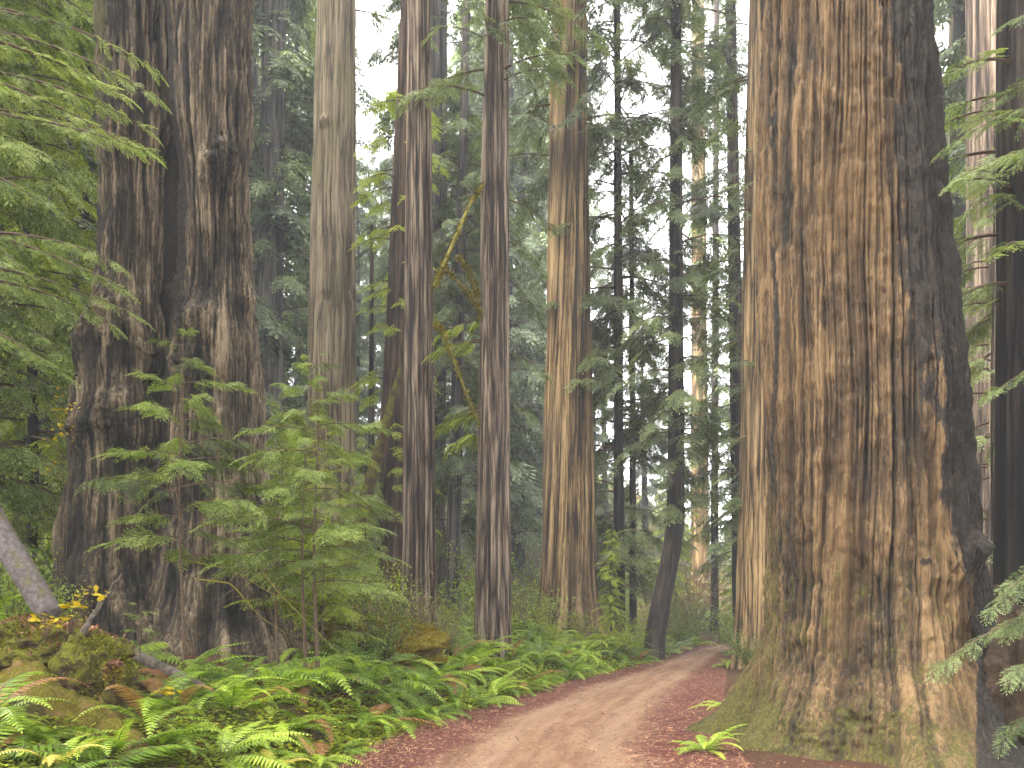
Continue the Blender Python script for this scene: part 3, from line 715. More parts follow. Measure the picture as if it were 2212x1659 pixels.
# bright leafy conifers on the left slope (lower boughs in view)
def green_tree_meshes():
    out = []
    for i in range(3):
        cm = crown_mesh('crown', 700+i, .8, 21, 2.6, 1.2, 150, KIT_MID, [M['needle_lime'] if i != 1 else M['needle_near'], M['twig']], spray=.85, spacing=.36, hang=.55, tone=.5, clump=.3,
                        prof=([0, .2, .7, 1], [2.2, 3.0, 2.4, .6]), sag=.3)
        g = G(); z = np.linspace(-.8, 22, 12); g.tube(np.stack([.15*np.sin(z*.3+i), 0*z, z], -1), np.interp(z, [0, 22], [.17, .03]), 10)
        out.append((cm, g.mesh('trunk', [M['bark_dark']], True)))
    return out
GT = green_tree_meshes()
for k, (px, D, s, lab) in enumerate(((60, 17.5, .80, 'bright green conifer with drooping sprays, nearer of the slope pair left of the cleft redwood'),
                                  (-60, 15.5, .9, 'fresh green conifer cut by the left picture edge, behind the leaning log'),
                                  (180, 22, .9, 'yellow-green conifer peeping out just left of the cleft redwood stem'),
                                  (640, 27, .34, 'low bright green conifer between the cleft redwood and the pale redwood'),
                                  (790, 25, .30, 'small yellow-green conifer at the foot of the spiked snag'),
                                  (1320, 27.5, .2, 'tiny green conifer at the swollen foot of the golden tan redwood'),
                                  (1460, 47, .5, 'light green conifer beyond the curved roadside trunk'),
                                  (1600, 44, .4, 'light green conifer at the end of the road, right side'))):
    p = at(px, 1300, D); t = thing('conifer_tree', lab, 'tree', (p[0], p[1], gz(p[0], p[1])-.05))
    cm, tm = GT[k % 3]; t.scale = (s, s, s); t.rotation_euler[2] = k*1.3
    link('trunk', tm, t); link('crown', cm, t)

# unseen crowns on the big trees and conifers round the lens, added for shade
for (o, z, sc) in ((giant, 17, .8), (cleft, 17, .75), (T3[0], 21, .55), (T4[0], 22, .55), (T5[0], 28, .7), (T6[0], 22, .6)):
    c = link('crown', FT[int(z) % 7][0], o, (0, 0, z)); c.scale = (sc*1.3, sc*1.3, sc)
for k, (x, y, sc, w_) in enumerate(((-6.5, -5, 1.1, 'behind the viewpoint, left of the road'), (7, -7, 1.2, 'behind the viewpoint, right of the road'), (0.6, -19, 1.2, 'straight behind down the road'), (-13, 2, 1.1, 'beside the viewpoint on the left bank'), (12.5, 3, 1.1, 'beside the viewpoint on the right'),
                                  (-16.5, 10, 1.1, 'left of the cleft redwood, out of view'), (17, 13, 1.1, 'right of the giant, out of view'))):
    t = thing('conifer_tree', 'tall unseen conifer added for shade, '+w_, 'tree', (x, y, gz(x, y)-.1)); t.scale = (sc*1.25, sc*1.25, sc); t.rotation_euler[2] = k
    link('trunk', FT[k % 7][1], t); link('crown', FT[(k+2) % 7][0], t)

# ------------------------------------------------------------------ near saplings with separate boughs
def branch_kit(seed, leaf, L=1.0, spray=.34, hang=.35, pitch=.12, sag=.22, tone=.5):
    rs = np.random.default_rng(seed); g = G()
    boughs(g, KIT_NEAR, [(np.zeros(3), 0., L, pitch)], rs, spray, .125, .3, (.012, .003), tone, 1, hang, sag)
    return g.mesh('branch', [M[leaf], M['twig']])
BR = [branch_kit(50+i, 'needle_near', hang=.25+.12*(i % 3), pitch=.05+.08*(i % 3)) for i in range(6)]
BRL = [branch_kit(60+i, 'needle_lime', hang=.3, tone=.45) for i in range(3)]
def sapling(label, px, D, py_top, seed, n, r_low, r_top, stems=(0.,), kits=BR, z_low=.25, stem_r=.03, azf=None, prof=None):
    p = at(px, 1400, D); z0 = gz(p[0], D)-.03; t = thing('hemlock_sapling', label, 'sapling', (p[0], D, z0))
    H = CAMZ+(HY-py_top*.46293)/F*D-z0; r = random.Random(seed)
    for dx in stems:
        h = H*(1 if dx == 0 else .8); g = G(); z = np.linspace(-.1, h, 14)
        g.tube(np.stack([dx+.03*np.sin(z*1.3+seed), .02*np.cos(z*1.7), z], -1), np.linspace(stem_r, .004, 14), 8)
        link('stem', g.mesh('stem', [M['twig']], True), t)
    for i in range(n):
        q = (i+r.random())/n; z = H*(z_low+(1-z_low)*q*.985)
        L = (np.interp(q, *prof) if prof else r_low+(r_top-r_low)*q)*r.uniform(.65, 1.15)
        az = azf(r) if azf else (i*2.4+r.uniform(-.5, .5))
        o = link('branch', kits[r.randrange(len(kits))], t, (stems[i % len(stems)]*(.8 if len(stems) > 1 else 1), 0, z), az)
        o.rotation_euler[1] = -r.uniform(.0, .28)-.5*max(0, q-.85)*4*.5; o.scale = (L, L*r.uniform(.8, 1.1), L)
    return t
sapling('young hemlock with grey-green sprays standing in front of the cleft redwood', 392, 11.6, 700, 1, 28, 1.75, .35, z_low=.34, prof=([0, .25, .6, .9, 1], [1.05, 1.35, 1.0, .65, .3]))
sapling('tallest young hemlock with two thin stems, in front of the pale redwood', 683, 12.2, 742, 2, 52, 1.7, .3, stems=(0., -.18), z_low=.30, prof=([0, .2, .5, .8, 1], [1.15, 1.45, 1.15, .75, .25]), stem_r=.035)
sapling('slender half-size hemlock between the two larger saplings', 600, 13.6, 880, 3, 14, 1.0, .25, z_low=.3, kits=BR)
sapling('yellow-green sapling bush behind the tallest hemlock', 700, 14.6, 930, 4, 40, 1.5, .4, z_low=.15, kits=BRL)
sapling('yellow-green sapling right against the cleft redwood foot', 610, 16.5, 850, 5, 40, 1.5, .4, z_low=.2, kits=BRL)
sapling('low hemlock seedling by the splintered wood', 300, 10.6, 1300, 6, 10, .45, .2, z_low=.3, stem_r=.012)

# tree outside the frame whose boughs reach in at the left
offp = np.array([-8.9, 12.0, gz(-8.9, 12.)-.05])
off = thing('conifer_tree', 'leafy conifer whose grey-green boughs reach in from the left over the cleft redwood', 'tree', offp)
g = G(); z = np.linspace(0, 17, 12); g.tube(np.stack([0*z, 0*z, z], -1), np.interp(z, [0, 17], [.3, .12]), 14); link('trunk', g.mesh('trunk', [M['bark_dark']], True), off)
def reach(parent, b, targets, leaf, seed, spray=.42, spacing=.15, hang=.35, sag=.18, kits=KIT_NEAR, tone=.5, tw=(.03, .005)):
    for i, (src, dst) in enumerate(targets):
        a = at(*src)-b; c = at(*dst)-b; d = c-a; L = float(np.hypot(d[0], d[1])); az = math.atan2(d[1], d[0])
        pitch = math.atan2(d[2]+sag*L, L)
        link('bough', bough_mesh('bough', seed+i, [(a, az, L, pitch)], leaf, kits, spray, spacing, hang, tone, sag, tw=tw), parent)
reach(off, offp, [((-190, 130, 12), (330, 300, 11.6)), ((-190, 60, 12), (300, 170, 11.0)), ((-190, 20, 12), (240, 90, 11.4)), ((-190, 240, 12), (395, 330, 11.4)), ((-190, 330, 12), (120, 420, 10.5)),
                  ((-190, 480, 12), (310, 610, 11.2)), ((-190, 560, 12), (330, 660, 11.5)), ((-190, 650, 12), (120, 780, 10.8)), ((-190, 420, 12), (60, 560, 10.4)), ((-190, 300, 12), (200, 260, 12.5)), ((-190, 180, 12), (100, 200, 10.4))],
      'needle_near', 140, spray=.38, spacing=.17, hang=.45)
reach(off, offp, [((-190, 60, 12.5), (400, 200, 12.2)), ((-190, 150, 12.5), (385, 280, 12.4)), ((-190, 250, 12.5), (430, 360, 12.3)), ((-190, 20, 12.5), (370, 110, 12.2)), ((-190, 520, 12.5), (350, 590, 12.2)), ((-190, 600, 12.5), (300, 700, 12.4))],
      'needle_near', 160, spray=.38, spacing=.2, hang=.6, sag=.3)
# right edge boughs
rp = np.array([8.1, 9.4, gz(8.1, 9.4)-.05])
rt = thing('hemlock_sapling', 'hemlock at the right picture edge with fine sprays over the dark roots', 'sapling', rp)
g = G(); z = np.linspace(0, 9, 10); g.tube(np.stack([0*z, 0*z, z], -1), np.interp(z, [0, 9], [.09, .03]), 10); link('stem', g.mesh('stem', [M['twig']], True), rt)
reach(rt, rp, [((2330, 300, 9.4), (2010, 395, 9.0)), ((2330, 200, 9.4), (2040, 290, 9.2)), ((2330, 120, 9.4), (2150, 200, 9.0)), ((2330, 760, 9.4), (2160, 830, 8.8)),
               ((2330, 1180, 9.4), (2085, 1305, 8.7)), ((2330, 1300, 9.4), (1990, 1430, 8.5)), ((2330, 1420, 9.4), (2130, 1450, 8.6)), ((2330, 1500, 9.4), (2160, 1590, 8.4)), ((2330, 1240, 9.4), (2150, 1350, 8.8)), ((2330, 0, 9.4), (2140, 60, 9.2))],
      'needle_dim', 170, spray=.34, spacing=.17, hang=.5, tone=.5, tw=(.016, .003))

# ------------------------------------------------------------------ ferns
def fern_mesh(seed, n=17, L=.85, mats=('fern', 'twig', 'fern_dead'), dead=.05, erect=.9, mi=0):
    r = random.Random(seed); g = G()
    for i in range(n):
        az = i*2.399+r.uniform(-.3, .3); ln = L*r.uniform(.6, 1.15); up = r.uniform(.45, 1.15)*erect
        k = 26; s = np.linspace(0, 1, k)
        pitch0 = up; curl = r.uniform(1.0, 1.9)
        if r.random() < .25: pitch0 *= .5
        ang = pitch0-curl*s**1.3
        dx = np.cos(ang)*ln/k; dz = np.sin(ang)*ln/k
        rx = np.cumsum(dx)+.02; rz = np.cumsum(dz)
        side_b = r.uniform(-.35, .35)
        az_s = az+side_b*s
        ax = np.cumsum(np.cos(az_s)*dx); ay = np.cumsum(np.sin(az_s)*dx)
        pts = np.stack([ax, ay, rz], -1)
        g.tube(pts[::3], np.linspace(.005, .0015, len(pts[::3])), 3, 1, .5)
        isdead = r.random() < dead; m = 2 if isdead else mi; tb = r.uniform(.30, .62)
        V = []; T = []
        for j in range(2, k):
            q = s[j]; w = .115*ln/.85*(sin(min(1, (q+.06)*1.9)*pi/2) if q < .45 else (1-(q-.45)/.55)**.75)+.006
            tan = pts[j]-pts[j-1]; tan /= np.linalg.norm(tan)
            sidev = np.array([-sin(az_s[j]), cos(az_s[j]), 0])
            for sd in (-1, 1):
                d = sidev*sd*.95+tan*.28+np.array([0, 0, -.18-r.uniform(0, .18)]); d /= np.linalg.norm(d)
                pw = tan*(ln/k*.42)
                p = pts[j]
                V += [p-pw, p+d*w*.7-pw*.75, p+d*w, p+pw]
                t = min(1, tb+.22*q+r.uniform(-.10, .14)); T += [t-.08, t, t+.08, t]
        V = np.array(V); f = np.arange(len(V)).reshape(-1, 4); g.add(V, f, m, np.clip(T, 0, 1))
    return g.mesh('sword_fern', [M[mats[0]], M[mats[1]], M[mats[2]]])
FM = [fern_mesh(300+i, 15+i % 5, .80+.05*(i % 4), erect=.75+.1*(i % 3)) for i in range(9)]
FD = [fern_mesh(330+i, 8, .6, dead=1.) for i in range(2)]
FY = [fern_mesh(340, 9, .75, mats=('fern', 'twig', 'fern_yellow'), dead=.75)]
trunks = [(AB[0], AB[1], 2.3), (PB[0], PB[1], 2.5)]+[(t[1][0], t[1][1], r) for t, r in ((T2, 1.6), (T3, .65), (T4, .7), (T5, 1.6), (T6, 1.2), (K1, .5), (K2, .4), (L1, .9), (M1, .7))]
placed = []
rf = random.Random(21)
def ok(x, y, dmin):
    if any((x-a)**2+(y-b)**2 < r*r for a, b, r in trunks): return False
    return all((x-a)**2+(y-b)**2 > dmin*dmin for a, b, _ in placed)
cands = []
for _ in range(9000):
    D = 5.6+30*rf.random()**1.5
    dl = .15+rf.random()**1.4*(7.5 if D < 20 else 6.5)
    x = xl(D)-dl; px = (x/D*F+512)/.46293
    if px < -60 or px > 1500: continue
    # bare needle floor before the cleft redwood, the logs at the left
    if 300 < px < 600 and 11.3 < D < 15 and dl > 2.0: continue
    if D > 7.2 and D < 11 and px < 280: continue
    dm = .44+.015*D
    if ok(x, D, dm): placed.append((x, D, dl)); cands.append((x, D, dl, px))
    if len(cands) >= 285: break
extra = [(1450, 34), (1475, 38), (1500, 41), (1420, 35), (1490, 44), (1515, 47), (1535, 49), (1455, 45)]
for px, D in extra:
    x = (px*.46293-512)/F*D; cands.append((x, D, 9.9, px))
FZ = [(180, 'in the bottom left corner'), (330, 'beside the mossy log'), (480, 'before the fallen grey log'), (640, 'in front of the young hemlock'), (780, 'below the twin-stemmed hemlock'), (900, 'below the mossy mound'),
      (1000, 'before the left slender redwood'), (1130, 'before the right slender redwood'), (1300, 'below the golden tan redwood'), (1440, 'near the curved roadside trunk'), (3000, 'past the road bend')]
cands.sort(key=lambda c: c[3]); fc = {}
for (x, D, dl, px) in cands:
    row = 'lush roadside' if dl < 1.3 else ('arching' if dl < 3.2 else 'shaded upper bank')
    if dl > 9: row = 'small far'
    z = next(zz for lim, zz in FZ if px < lim)
    fc[(row, z)] = fc.get((row, z), 0)+1
    kind = rf.random(); s = rf.uniform(.95, 1.5)*(.82 if dl < .8 else 1)*(1.0 if D < 11 else 1.25)
    me = FM[rf.randrange(9)]
    t = thing('sword_fern', f'{row} fern {z}, {ordn(fc[(row, z)]-1)} of these from left', 'fern', (x, D, gz(x, D)-.02), 'sword ferns along the left bank', me)
    t.rotation_euler = (rf.uniform(-.3, .3), rf.uniform(-.15, .35), rf.uniform(0, 6.28)); t.scale = (s, s, s*rf.uniform(.8, 1.05))
def put_fern(px, py, D, me, s, lab, tilt=(0, 0), rz=0, dz=0.):
    p = at(px, py, D); t = thing('sword_fern', lab, 'fern', (p[0], p[1], gz(p[0], p[1])+dz), None, me)
    t.scale = (s, s, s); t.rotation_euler = (tilt[0], tilt[1], rz)
put_fern(610, 1600, 6.9, FD[0], .8, 'rusty orange dead fern among the green ferns near the bottom edge', rz=.5)
put_fern(480, 1650, 6.3, FD[1], .8, 'brown withered fern cut by the bottom edge, left of the road', rz=2.)
put_fern(590, 1500, 8.2, FY[0], .75, 'yellowing fern with pale fronds between green ferns', rz=1.)
put_fern(120, 1620, 6.2, FY[0], .8, 'large yellow-green fern leaning over the mossy log at the bottom left', rz=3.)
put_fern(1525, 1600, 9.6, FM[2], .62, 'bright fern alone at the foot of the giant, on the red road side', rz=.4, dz=.08)
put_fern(1500, 1640, 9.0, FD[0], .3, 'tiny yellowed fern below the fern at the giant redwood foot', rz=1.4, dz=.02)
put_fern(1578, 1450, 12.2, FM[4], .8, 'fresh fern growing behind the left root of the giant', rz=2.2, dz=.22)
put_fern(1562, 1480, 11.4, FM[1], .6, 'second fern behind the left root of the giant, nearer the road', rz=5.2, dz=.1)
put_fern(1578, 1400, 25, FM[3], 1.1, 'fern clump on the right road edge below the half hidden redwood', rz=1.2, dz=.05)
put_fern(1590, 1390, 31, FM[5], 1.1, 'farther fern clump on the right road edge near the bend', rz=3.2, dz=.05)
put_fern(60, 1080, 14.2, FM[0], 1.2, 'big fern on the slope above the leaning grey log', rz=.2)
put_fern(30, 1060, 16, FM[6], 1.3, 'fern at the left edge high on the slope', rz=1.2)
put_fern(130, 1120, 16.8, FM[7], 1.1, 'fern on the slope tucked against the cleft redwood', rz=2.2)
put_fern(40, 1290, 9.4, FM[8], .6, 'fern under the leaning grey log at the left edge', rz=4.2, dz=.25)
put_fern(560, 1400, 10.6, FM[3], .9, 'tall upright fern at the corner of the bare needle floor', rz=4.2, dz=.02)

# ------------------------------------------------------------------ leafy bushes on the bank and at the feet of the far trees
def bush_mesh(seed, mats, R=.8, H=1.3, n=1500, ls=.055, stems=14):
    r = np.random.default_rng(seed); g = G()
    ends = []
    for i in range(stems):
        az = r.uniform(0, 2*pi); k = 7; s = np.linspace(0, 1, k); rr_ = R*r.uniform(.3, 1)*s**1.2; hh = H*r.uniform(.5, 1)*s
        a = az+s*r.uniform(-.8, .8); P = np.stack([np.cos(a)*rr_, np.sin(a)*rr_, hh], -1)
        g.tube(P, np.linspace(.012, .003, k), 4, 1, .4); ends.append(P)
    E = np.array(ends)
    w = r.integers(0, stems, n); s = r.uniform(.25, 1, n)*(E.shape[1]-1); i0 = np.clip(s.astype(int), 0, E.shape[1]-2); fr = (s-i0)[:, None]
    C = E[w, i0]*(1-fr)+E[w, i0+1]*fr+r.normal(0, .085*R/.8, (n, 3))
    d = r.normal(0, 1, (n, 3)); d[:, 2] -= .3; d /= np.linalg.norm(d, axis=1)[:, None]
    u = np.cross(d, r.normal(0, 1, (n, 3))); u /= np.linalg.norm(u, axis=1)[:, None]; u[:, 2] *= .4
    L = ls*r.uniform(.6, 1.3, n)[:, None]
    V = np.stack([C, C+d*L*.5+u*L*.28, C+d*L, C+d*L*.5-u*L*.28], 1).reshape(-1, 3)
    t = np.clip(np.repeat(.5+.25*(C[:, 2]/H-.5)*0+r.normal(0, .18, n), 4), 0, 1)
    g.add(V, np.arange(len(V)).reshape(-1, 4), 0, t)
    return g.mesh('shrub', [M[m] for m in mats])
BG = [bush_mesh(400+i, ('shrub', 'twig'), .8, 1.25, 2300) for i in range(4)]
BL = [bush_mesh(430+i, ('needle_lime', 'twig'), .85, 1.5, 1900, .06, 18) for i in range(2)]
BB = [bush_mesh(410+i, ('shrub_brown', 'twig'), .9, 1.6, 1400, .05, 26) for i in range(3)]
rb = random.Random(33); bl = []
bush_spots = []
for _ in range(900):
    D = rb.uniform(16, 44); px = rb.uniform(-60, 1480) if rb.random() < .8 else rb.uniform(1590, 2230); p = at(px, 1300, D)
    if p[0] > xl(D)-2.4 and p[0] < xr(D)+1.0: continue
    if px > 1700 and D < 18: continue
    if any((p[0]-a)**2+(D-b)**2 < (r*.75)**2 for a, b, r in trunks): continue
    if any((p[0]-q[0])**2+(D-q[1])**2 < (1.1+.02*D)**2 for q in bush_spots): continue
    bush_spots.append((p[0], D, px))
    if len(bush_spots) >= 110: break
for (px, D) in ((20, 12.6), (110, 13.6), (-20, 14.5), (70, 15.5), (150, 18.6), (15, 18), (900, 19.5), (960, 18.8), (985, 22.5), (1010, 19.6), (1040, 24), (1130, 20.5), (1150, 23.5), (1120, 26), (1190, 25), (1245, 25.5), (1300, 26), (1345, 27), (1170, 27.5), (1385, 28.8), (1090, 23.4), (950, 25), (1480, 40), (1500, 45), (1460, 38), (560, 15.4), (640, 16.3), (590, 17.5), (660, 15.2), (720, 17.2), (780, 18.2), (610, 19.5), (690, 19), (840, 18), (750, 21), (820, 23), (570, 22), (660, 23), (90, 14.6), (140, 15.8), (50, 17.2), (-30, 17), (820, 15.3), (760, 15.9), (1470, 36), (1400, 30), (1340, 28.5), (1590, 33), (1620, 22.5)):
    p = at(px, 1300, D); bush_spots.append((p[0], D, px))
bush_spots.sort(key=lambda q: q[2]); bc = {}
BZ = [(180, 'on the slope left of the cleft redwood'), (520, 'behind the cleft redwood'), (700, 'behind the saplings'), (880, 'around the spiked snag'), (1050, 'between the slender redwoods'), (1200, 'left of the golden tan redwood foot'), (1500, 'around the slim dark conifer'), (1720, 'along the road end'), (3000, 'in the gap beyond the giant')]
for (x, D, px) in bush_spots:
    br = rb.random() < .22; lime = (500 < px < 1480 or px < 170) and D < 36 and not br and rb.random() < .65; z = next(zz for lim, zz in BZ if px < lim)
    what = 'brown twiggy' if br else 'small-leaved green'
    if lime: what = 'yellow-green'
    if D > 30: what = 'dim '+what
    bc[(what, z)] = bc.get((what, z), 0)+1
    t = thing('shrub', f'{what} bush {z}, {ordn(bc[(what, z)]-1)} from the left', 'bush', (x, D, gz(x, D)-.05), 'bushes of the undergrowth', BL[rb.randrange(2)] if lime else (BB if br else BG)[rb.randrange(3)])
    s = rb.uniform(.8, 1.5)*(1.0 if D < 26 else 1.5)*(.48 if 880 < px < 1520 and D < 33 else 1); t.scale = (s, s, s*rb.uniform(.8, 1.3)); t.rotation_euler[2] = rb.uniform(0, 6.28)

# yellow-leaved plants
def yellow_plant(label, ctrl, seed, n, ls, spread, name='yellow_leaved_plant'):
    b = at(*ctrl[0]); b[2] = min(b[2], gz(b[0], b[1])+.5); t = thing(name, label, 'plant', b); r = np.random.default_rng(seed); g = G()
    for c in ctrl[1:]:
        e = at(*c)-b; s = np.linspace(0, 1, 6)[:, None]; P = e*s+np.array([[0, 0, .10]])*np.sin(s*pi)
        g.tube(P, np.linspace(.006, .002, 6), 4)
        C = []
        for k in range(n): C.append(e+r.normal(0, spread, 3))
        C = np.array(C); d = r.normal(0, 1, (n, 3)); d[:, 2] = -abs(d[:, 2])*.4; d /= np.linalg.norm(d, axis=1)[:, None]
        u = np.cross(d, [0, .5, 1.]); u /= np.linalg.norm(u, axis=1)[:, None]
        L = ls*r.uniform(.7, 1.3, n)[:, None]
        # round leaf from two quads
        V = np.stack([C, C+d*L*.3+u*L*.42, C+d*L*.8+u*L*.3, C+d*L, C, C+d*L, C+d*L*.8-u*L*.3, C+d*L*.3-u*L*.42], 1).reshape(-1, 3)
        gl = G() if False else g
        g.add(V, np.arange(len(V)).reshape(-1, 4), 1, np.repeat(np.clip(r.normal(.55, .2, n), 0, 1), 8))
    link('foliage', g.mesh('foliage', [M['twig'], M['yellow_leaf']]), t)
yellow_plant('plant with big yellow leaves over the broken wood, left foreground', [(150, 1350, 9.2), (145, 1310, 9.1), (165, 1290, 9.0), (185, 1275, 9.1), (205, 1272, 9.2), (150, 1330, 9.0), (170, 1310, 9.0), (228, 1288, 9.1)], 1, 4, .085, .04)
yellow_plant('low yellow leaves along the debris under the leaning log', [(100, 1360, 9.0), (75, 1335, 9.0), (95, 1345, 8.9), (115, 1335, 8.9), (130, 1340, 8.9)], 2, 6, .07, .04)
yellow_plant('three bright yellow leaves poking up before the fallen grey log', [(370, 1520, 8.9), (350, 1487, 8.9), (380, 1502, 8.8), (372, 1495, 8.8)], 3, 3, .10, .03)
yellow_plant('sprig of small golden leaves on the slope beside the cleft redwood', [(140, 1000, 14), (125, 860, 14), (150, 880, 14), (135, 900, 14), (150, 930, 14), (120, 950, 14), (110, 1010, 14)], 4, 12, .06, .12)
yellow_plant('small yellow flowers-like leaves at the foot of the left slender redwood', [(925, 1420, 16.5), (905, 1372, 16.5), (925, 1370, 16.5)], 5, 5, .06, .06)
yellow_plant('pale yellow leaves in the bracken left of the golden redwood foot', [(1150, 1400, 24), (1120, 1385, 24), (1190, 1370, 24), (1170, 1350, 24)], 6, 6, .07, .2)

# ------------------------------------------------------------------ logs, stump, roots, mound
def knobbly(parent, name, P0, P1, r0, r1, seed, mat, nth=64, nl=90, amp=.06, fr=3., ends=True):
    P0 = np.asarray(P0, float); P1 = np.asarray(P1, float)
    L = np.linalg.norm(P1-P0); d = (P1-P0)/L
    a = np.cross(d, [0, 0, 1.]) if abs(d[2]) < .9 else np.cross(d, [1., 0, 0]); a /= np.linalg.norm(a); b = np.cross(a, d)
    s = np.linspace(0, 1, nl); th = np.arange(nth)*2*pi/nth; T, S = np.meshgrid(th, s)
    R = r0+(r1-r0)*S
    if ends: R = R*np.minimum(1, ((np.minimum(S, 1-S)*L/ (r0*.35)).clip(0, 1))**.4+.02)
    R = R+R/(r0+1e-6)*amp*(fbm(np.cos(T)*fr*r0*2, np.sin(T)*fr*r0*2, S*L*fr*.5, seed, 5, .6)-.5)*2
    V = P0+d*(S*L)[..., None]+a*(np.cos(T)*R)[..., None]+b*(np.sin(T)*R)[..., None]
    i = np.arange(nl-1)[:, None]*nth; j = np.arange(nth)[None]; j2 = (j+1) % nth
    f = np.stack([i+j, i+nth+j, i+nth+j2, i+j2], -1).reshape(-1, 4)
    g = G(); g.add(V.reshape(-1, 3), f); me = g.mesh(name, [mat], True)
    return link(name, me, parent)
def log_thing(name, label, a, b, r0, r1, seed, mat, **kw):
    a = np.asarray(a); b = np.asarray(b); t = thing(name, label, 'log', a); knobbly(t, 'stem', [0, 0, 0], b-a, r0, r1, seed, mat, **kw); return t
log_thing('leaning_log', 'smooth grey log leaning in from the left edge onto the debris', at(112, 1335, 9.6), at(-170, 875, 10.6), .145, .19, 1, M['grey_log'], amp=.012, nl=120)
ml = log_thing('mossy_log', 'thick fallen log furred with orange-yellow moss in the bottom left corner', at(285, 1690, 6.9), at(40, 1510, 9.2), .32, .42, 2, M['mossy_log'], amp=.16, nth=90, nl=140)
knobbly(ml, 'branch_stub', np.array([-.9, 1.3, .45]), np.array([-.75, 1.2, .9]), .07, .03, 4, M['mossy_stump'], nth=16, nl=20, amp=.01)
log_thing('fallen_log', 'weathered grey fallen log lying across the bare needle floor', at(275, 1395, 11.6)+np.array([0, 0, -.05]), at(450, 1500, 9.9), .07, .10, 3, M['deadwood'], amp=.03, nth=32)
def blob(name, label, c, rx, ry, rz_, seed, mat, cat, amp=.3, fr=1.6, nu=160, nv=90, down=.4, partname='stump_body'):
    u = np.arange(nu)*2*pi/nu; v = np.linspace(-.45*pi, .5*pi, nv); U, V_ = np.meshgrid(u, v)
    x, y, z = np.cos(V_)*np.cos(U), np.cos(V_)*np.sin(U), np.sin(V_)
    k = 1+amp*(fbm(x*fr+3, y*fr, z*fr, seed, 6, .55)-.5)*2+amp*.5*(ridge(fbm(x*fr*2.3, y*fr*2.3, z*fr*.6, seed+9, 4))-.6)
    P = np.stack([x*rx*k, y*ry*k, z*rz_*k], -1)
    i = np.arange(nv-1)[:, None]*nu; j = np.arange(nu)[None]; j2 = (j+1) % nu
    f = np.stack([i+j, i+j2, i+nu+j2, i+nu+j], -1).reshape(-1, 4)
    g = G(); g.add(P.reshape(-1, 3), f); t = thing(name, label, cat, c); link(partname, g.mesh(partname, [mat], True), t); return t
st = blob('mossy_stump', 'rotten mossy stump with a dark hollow, at the end of the mossy log', at(200, 1470, 8.7), .36, .34, .42, 5, M['mossy_stump'], 'stump', .55, 2.0)
blob('debris_mound', 'heap of brown bark debris below the leaning grey log', at(60, 1420, 9.6), .95, .6, .42, 6, M['mossy_stump'], 'debris', .45, 2.2, partname='heap')
md = blob('moss_mound', 'golden mossy mound between the twin-stemmed hemlock and the left slender redwood', at(790, 1400, 16.2), 1.35, .8, .60, 7, M['moss_mound'], 'mound', .5, 2.3, partname='heap')
blob('root_mass', 'dark gnarled root mass at the right, against the giant redwood', at(2120, 1560, 11.0), 1.25, .9, 1.75, 8, M['root_dark'], 'roots', .38, 1.9, 260, 160, partname='roots')
blob('root_mass', 'dark lumpy root ball in the bottom right corner', at(2230, 1560, 9.6), .75, .7, 1.15, 18, M['root_dark'], 'roots', .5, 2.1, 200, 120, partname='roots')
def fuzz(o, seed, n, mats, size=.03, up=-.2, thick=.0, name='moss', nz=.5, sc=4., tone=.5):
    me = o.data; nv = len(me.vertices); co_ = np.empty(nv*3); me.vertices.foreach_get('co', co_); co_ = co_.reshape(-1, 3)
    no = np.empty(nv*3); me.vertices.foreach_get('normal', no); no = no.reshape(-1, 3); r = np.random.default_rng(seed)
    i = r.integers(0, nv, n); C = co_[i]+r.normal(0, .02, (n, 3)); Nn = no[i]
    k = (Nn[:, 2] > up) & (fbm(C[:, 0]*sc, C[:, 1]*sc, C[:, 2]*sc, seed, 3) > nz); C, Nn = C[k]-Nn[k]*.005, Nn[k]; n = len(C)
    d = Nn+r.normal(0, .6, (n, 3)); d /= np.linalg.norm(d, axis=1)[:, None]; u = np.cross(d, r.normal(0, 1, (n, 3))); u /= np.linalg.norm(u, axis=1)[:, None]
    L = size*r.uniform(.5, 1.4, n)[:, None]
    V = np.stack([C-u*L*.2, C+d*L*.6-u*L*.25, C+d*L, C+d*L*.6+u*L*.25], 1).reshape(-1, 3)
    g = G(); g.add(V, np.arange(len(V)).reshape(-1, 4), 0, np.repeat(np.clip(r.normal(tone, .22, n), 0, 1), 4)); q = link(name, g.mesh(name, mats), o.parent); q['kind'] = 'stuff'; return q
M['moss_green'] = leaf_mat('moss_green', (.02, .022, .003), (.085, .085, .008), (.20, .19, .02), .2, .8, .1, .1)
M['moss_gold'] = leaf_mat('moss_gold', (.03, .026, .003), (.13, .10, .009), (.30, .245, .03), .2, .8, .1, .1)
def kid(t, i=0): return [c for c in t.children if c.type == 'MESH'][i]
fuzz(kid(st), 1, 14000, [M['moss_green']], .035, -.4, nz=.45)
fuzz(kid(bpy.data.objects['debris_mound']), 2, 14000, [M['moss_green']], .04, 0, nz=.52)
fuzz(kid(bpy.data.objects['debris_mound']), 3, 9000, [M['litter']], .05, 0, name='bark_litter', nz=.40)
fuzz(kid(md), 4, 40000, [M['moss_gold']], .045, -.3, nz=.36)
fuzz(kid(ml), 5, 36000, [M['moss_gold']], .028, 0, nz=.50, sc=3)
fuzz(kid(ml), 6, 12000, [M['litter']], .05, .3, name='needles', nz=.42)
fuzz(kid(giant), 7, 60000, [M['moss_green']], .035, .03, nz=.54, sc=3.5)
for c in list(T4[0].children):
    if c.name.startswith('limb'): fuzz(c, 8, 1500, [M['moss_gold']], .06, -1, nz=.35)
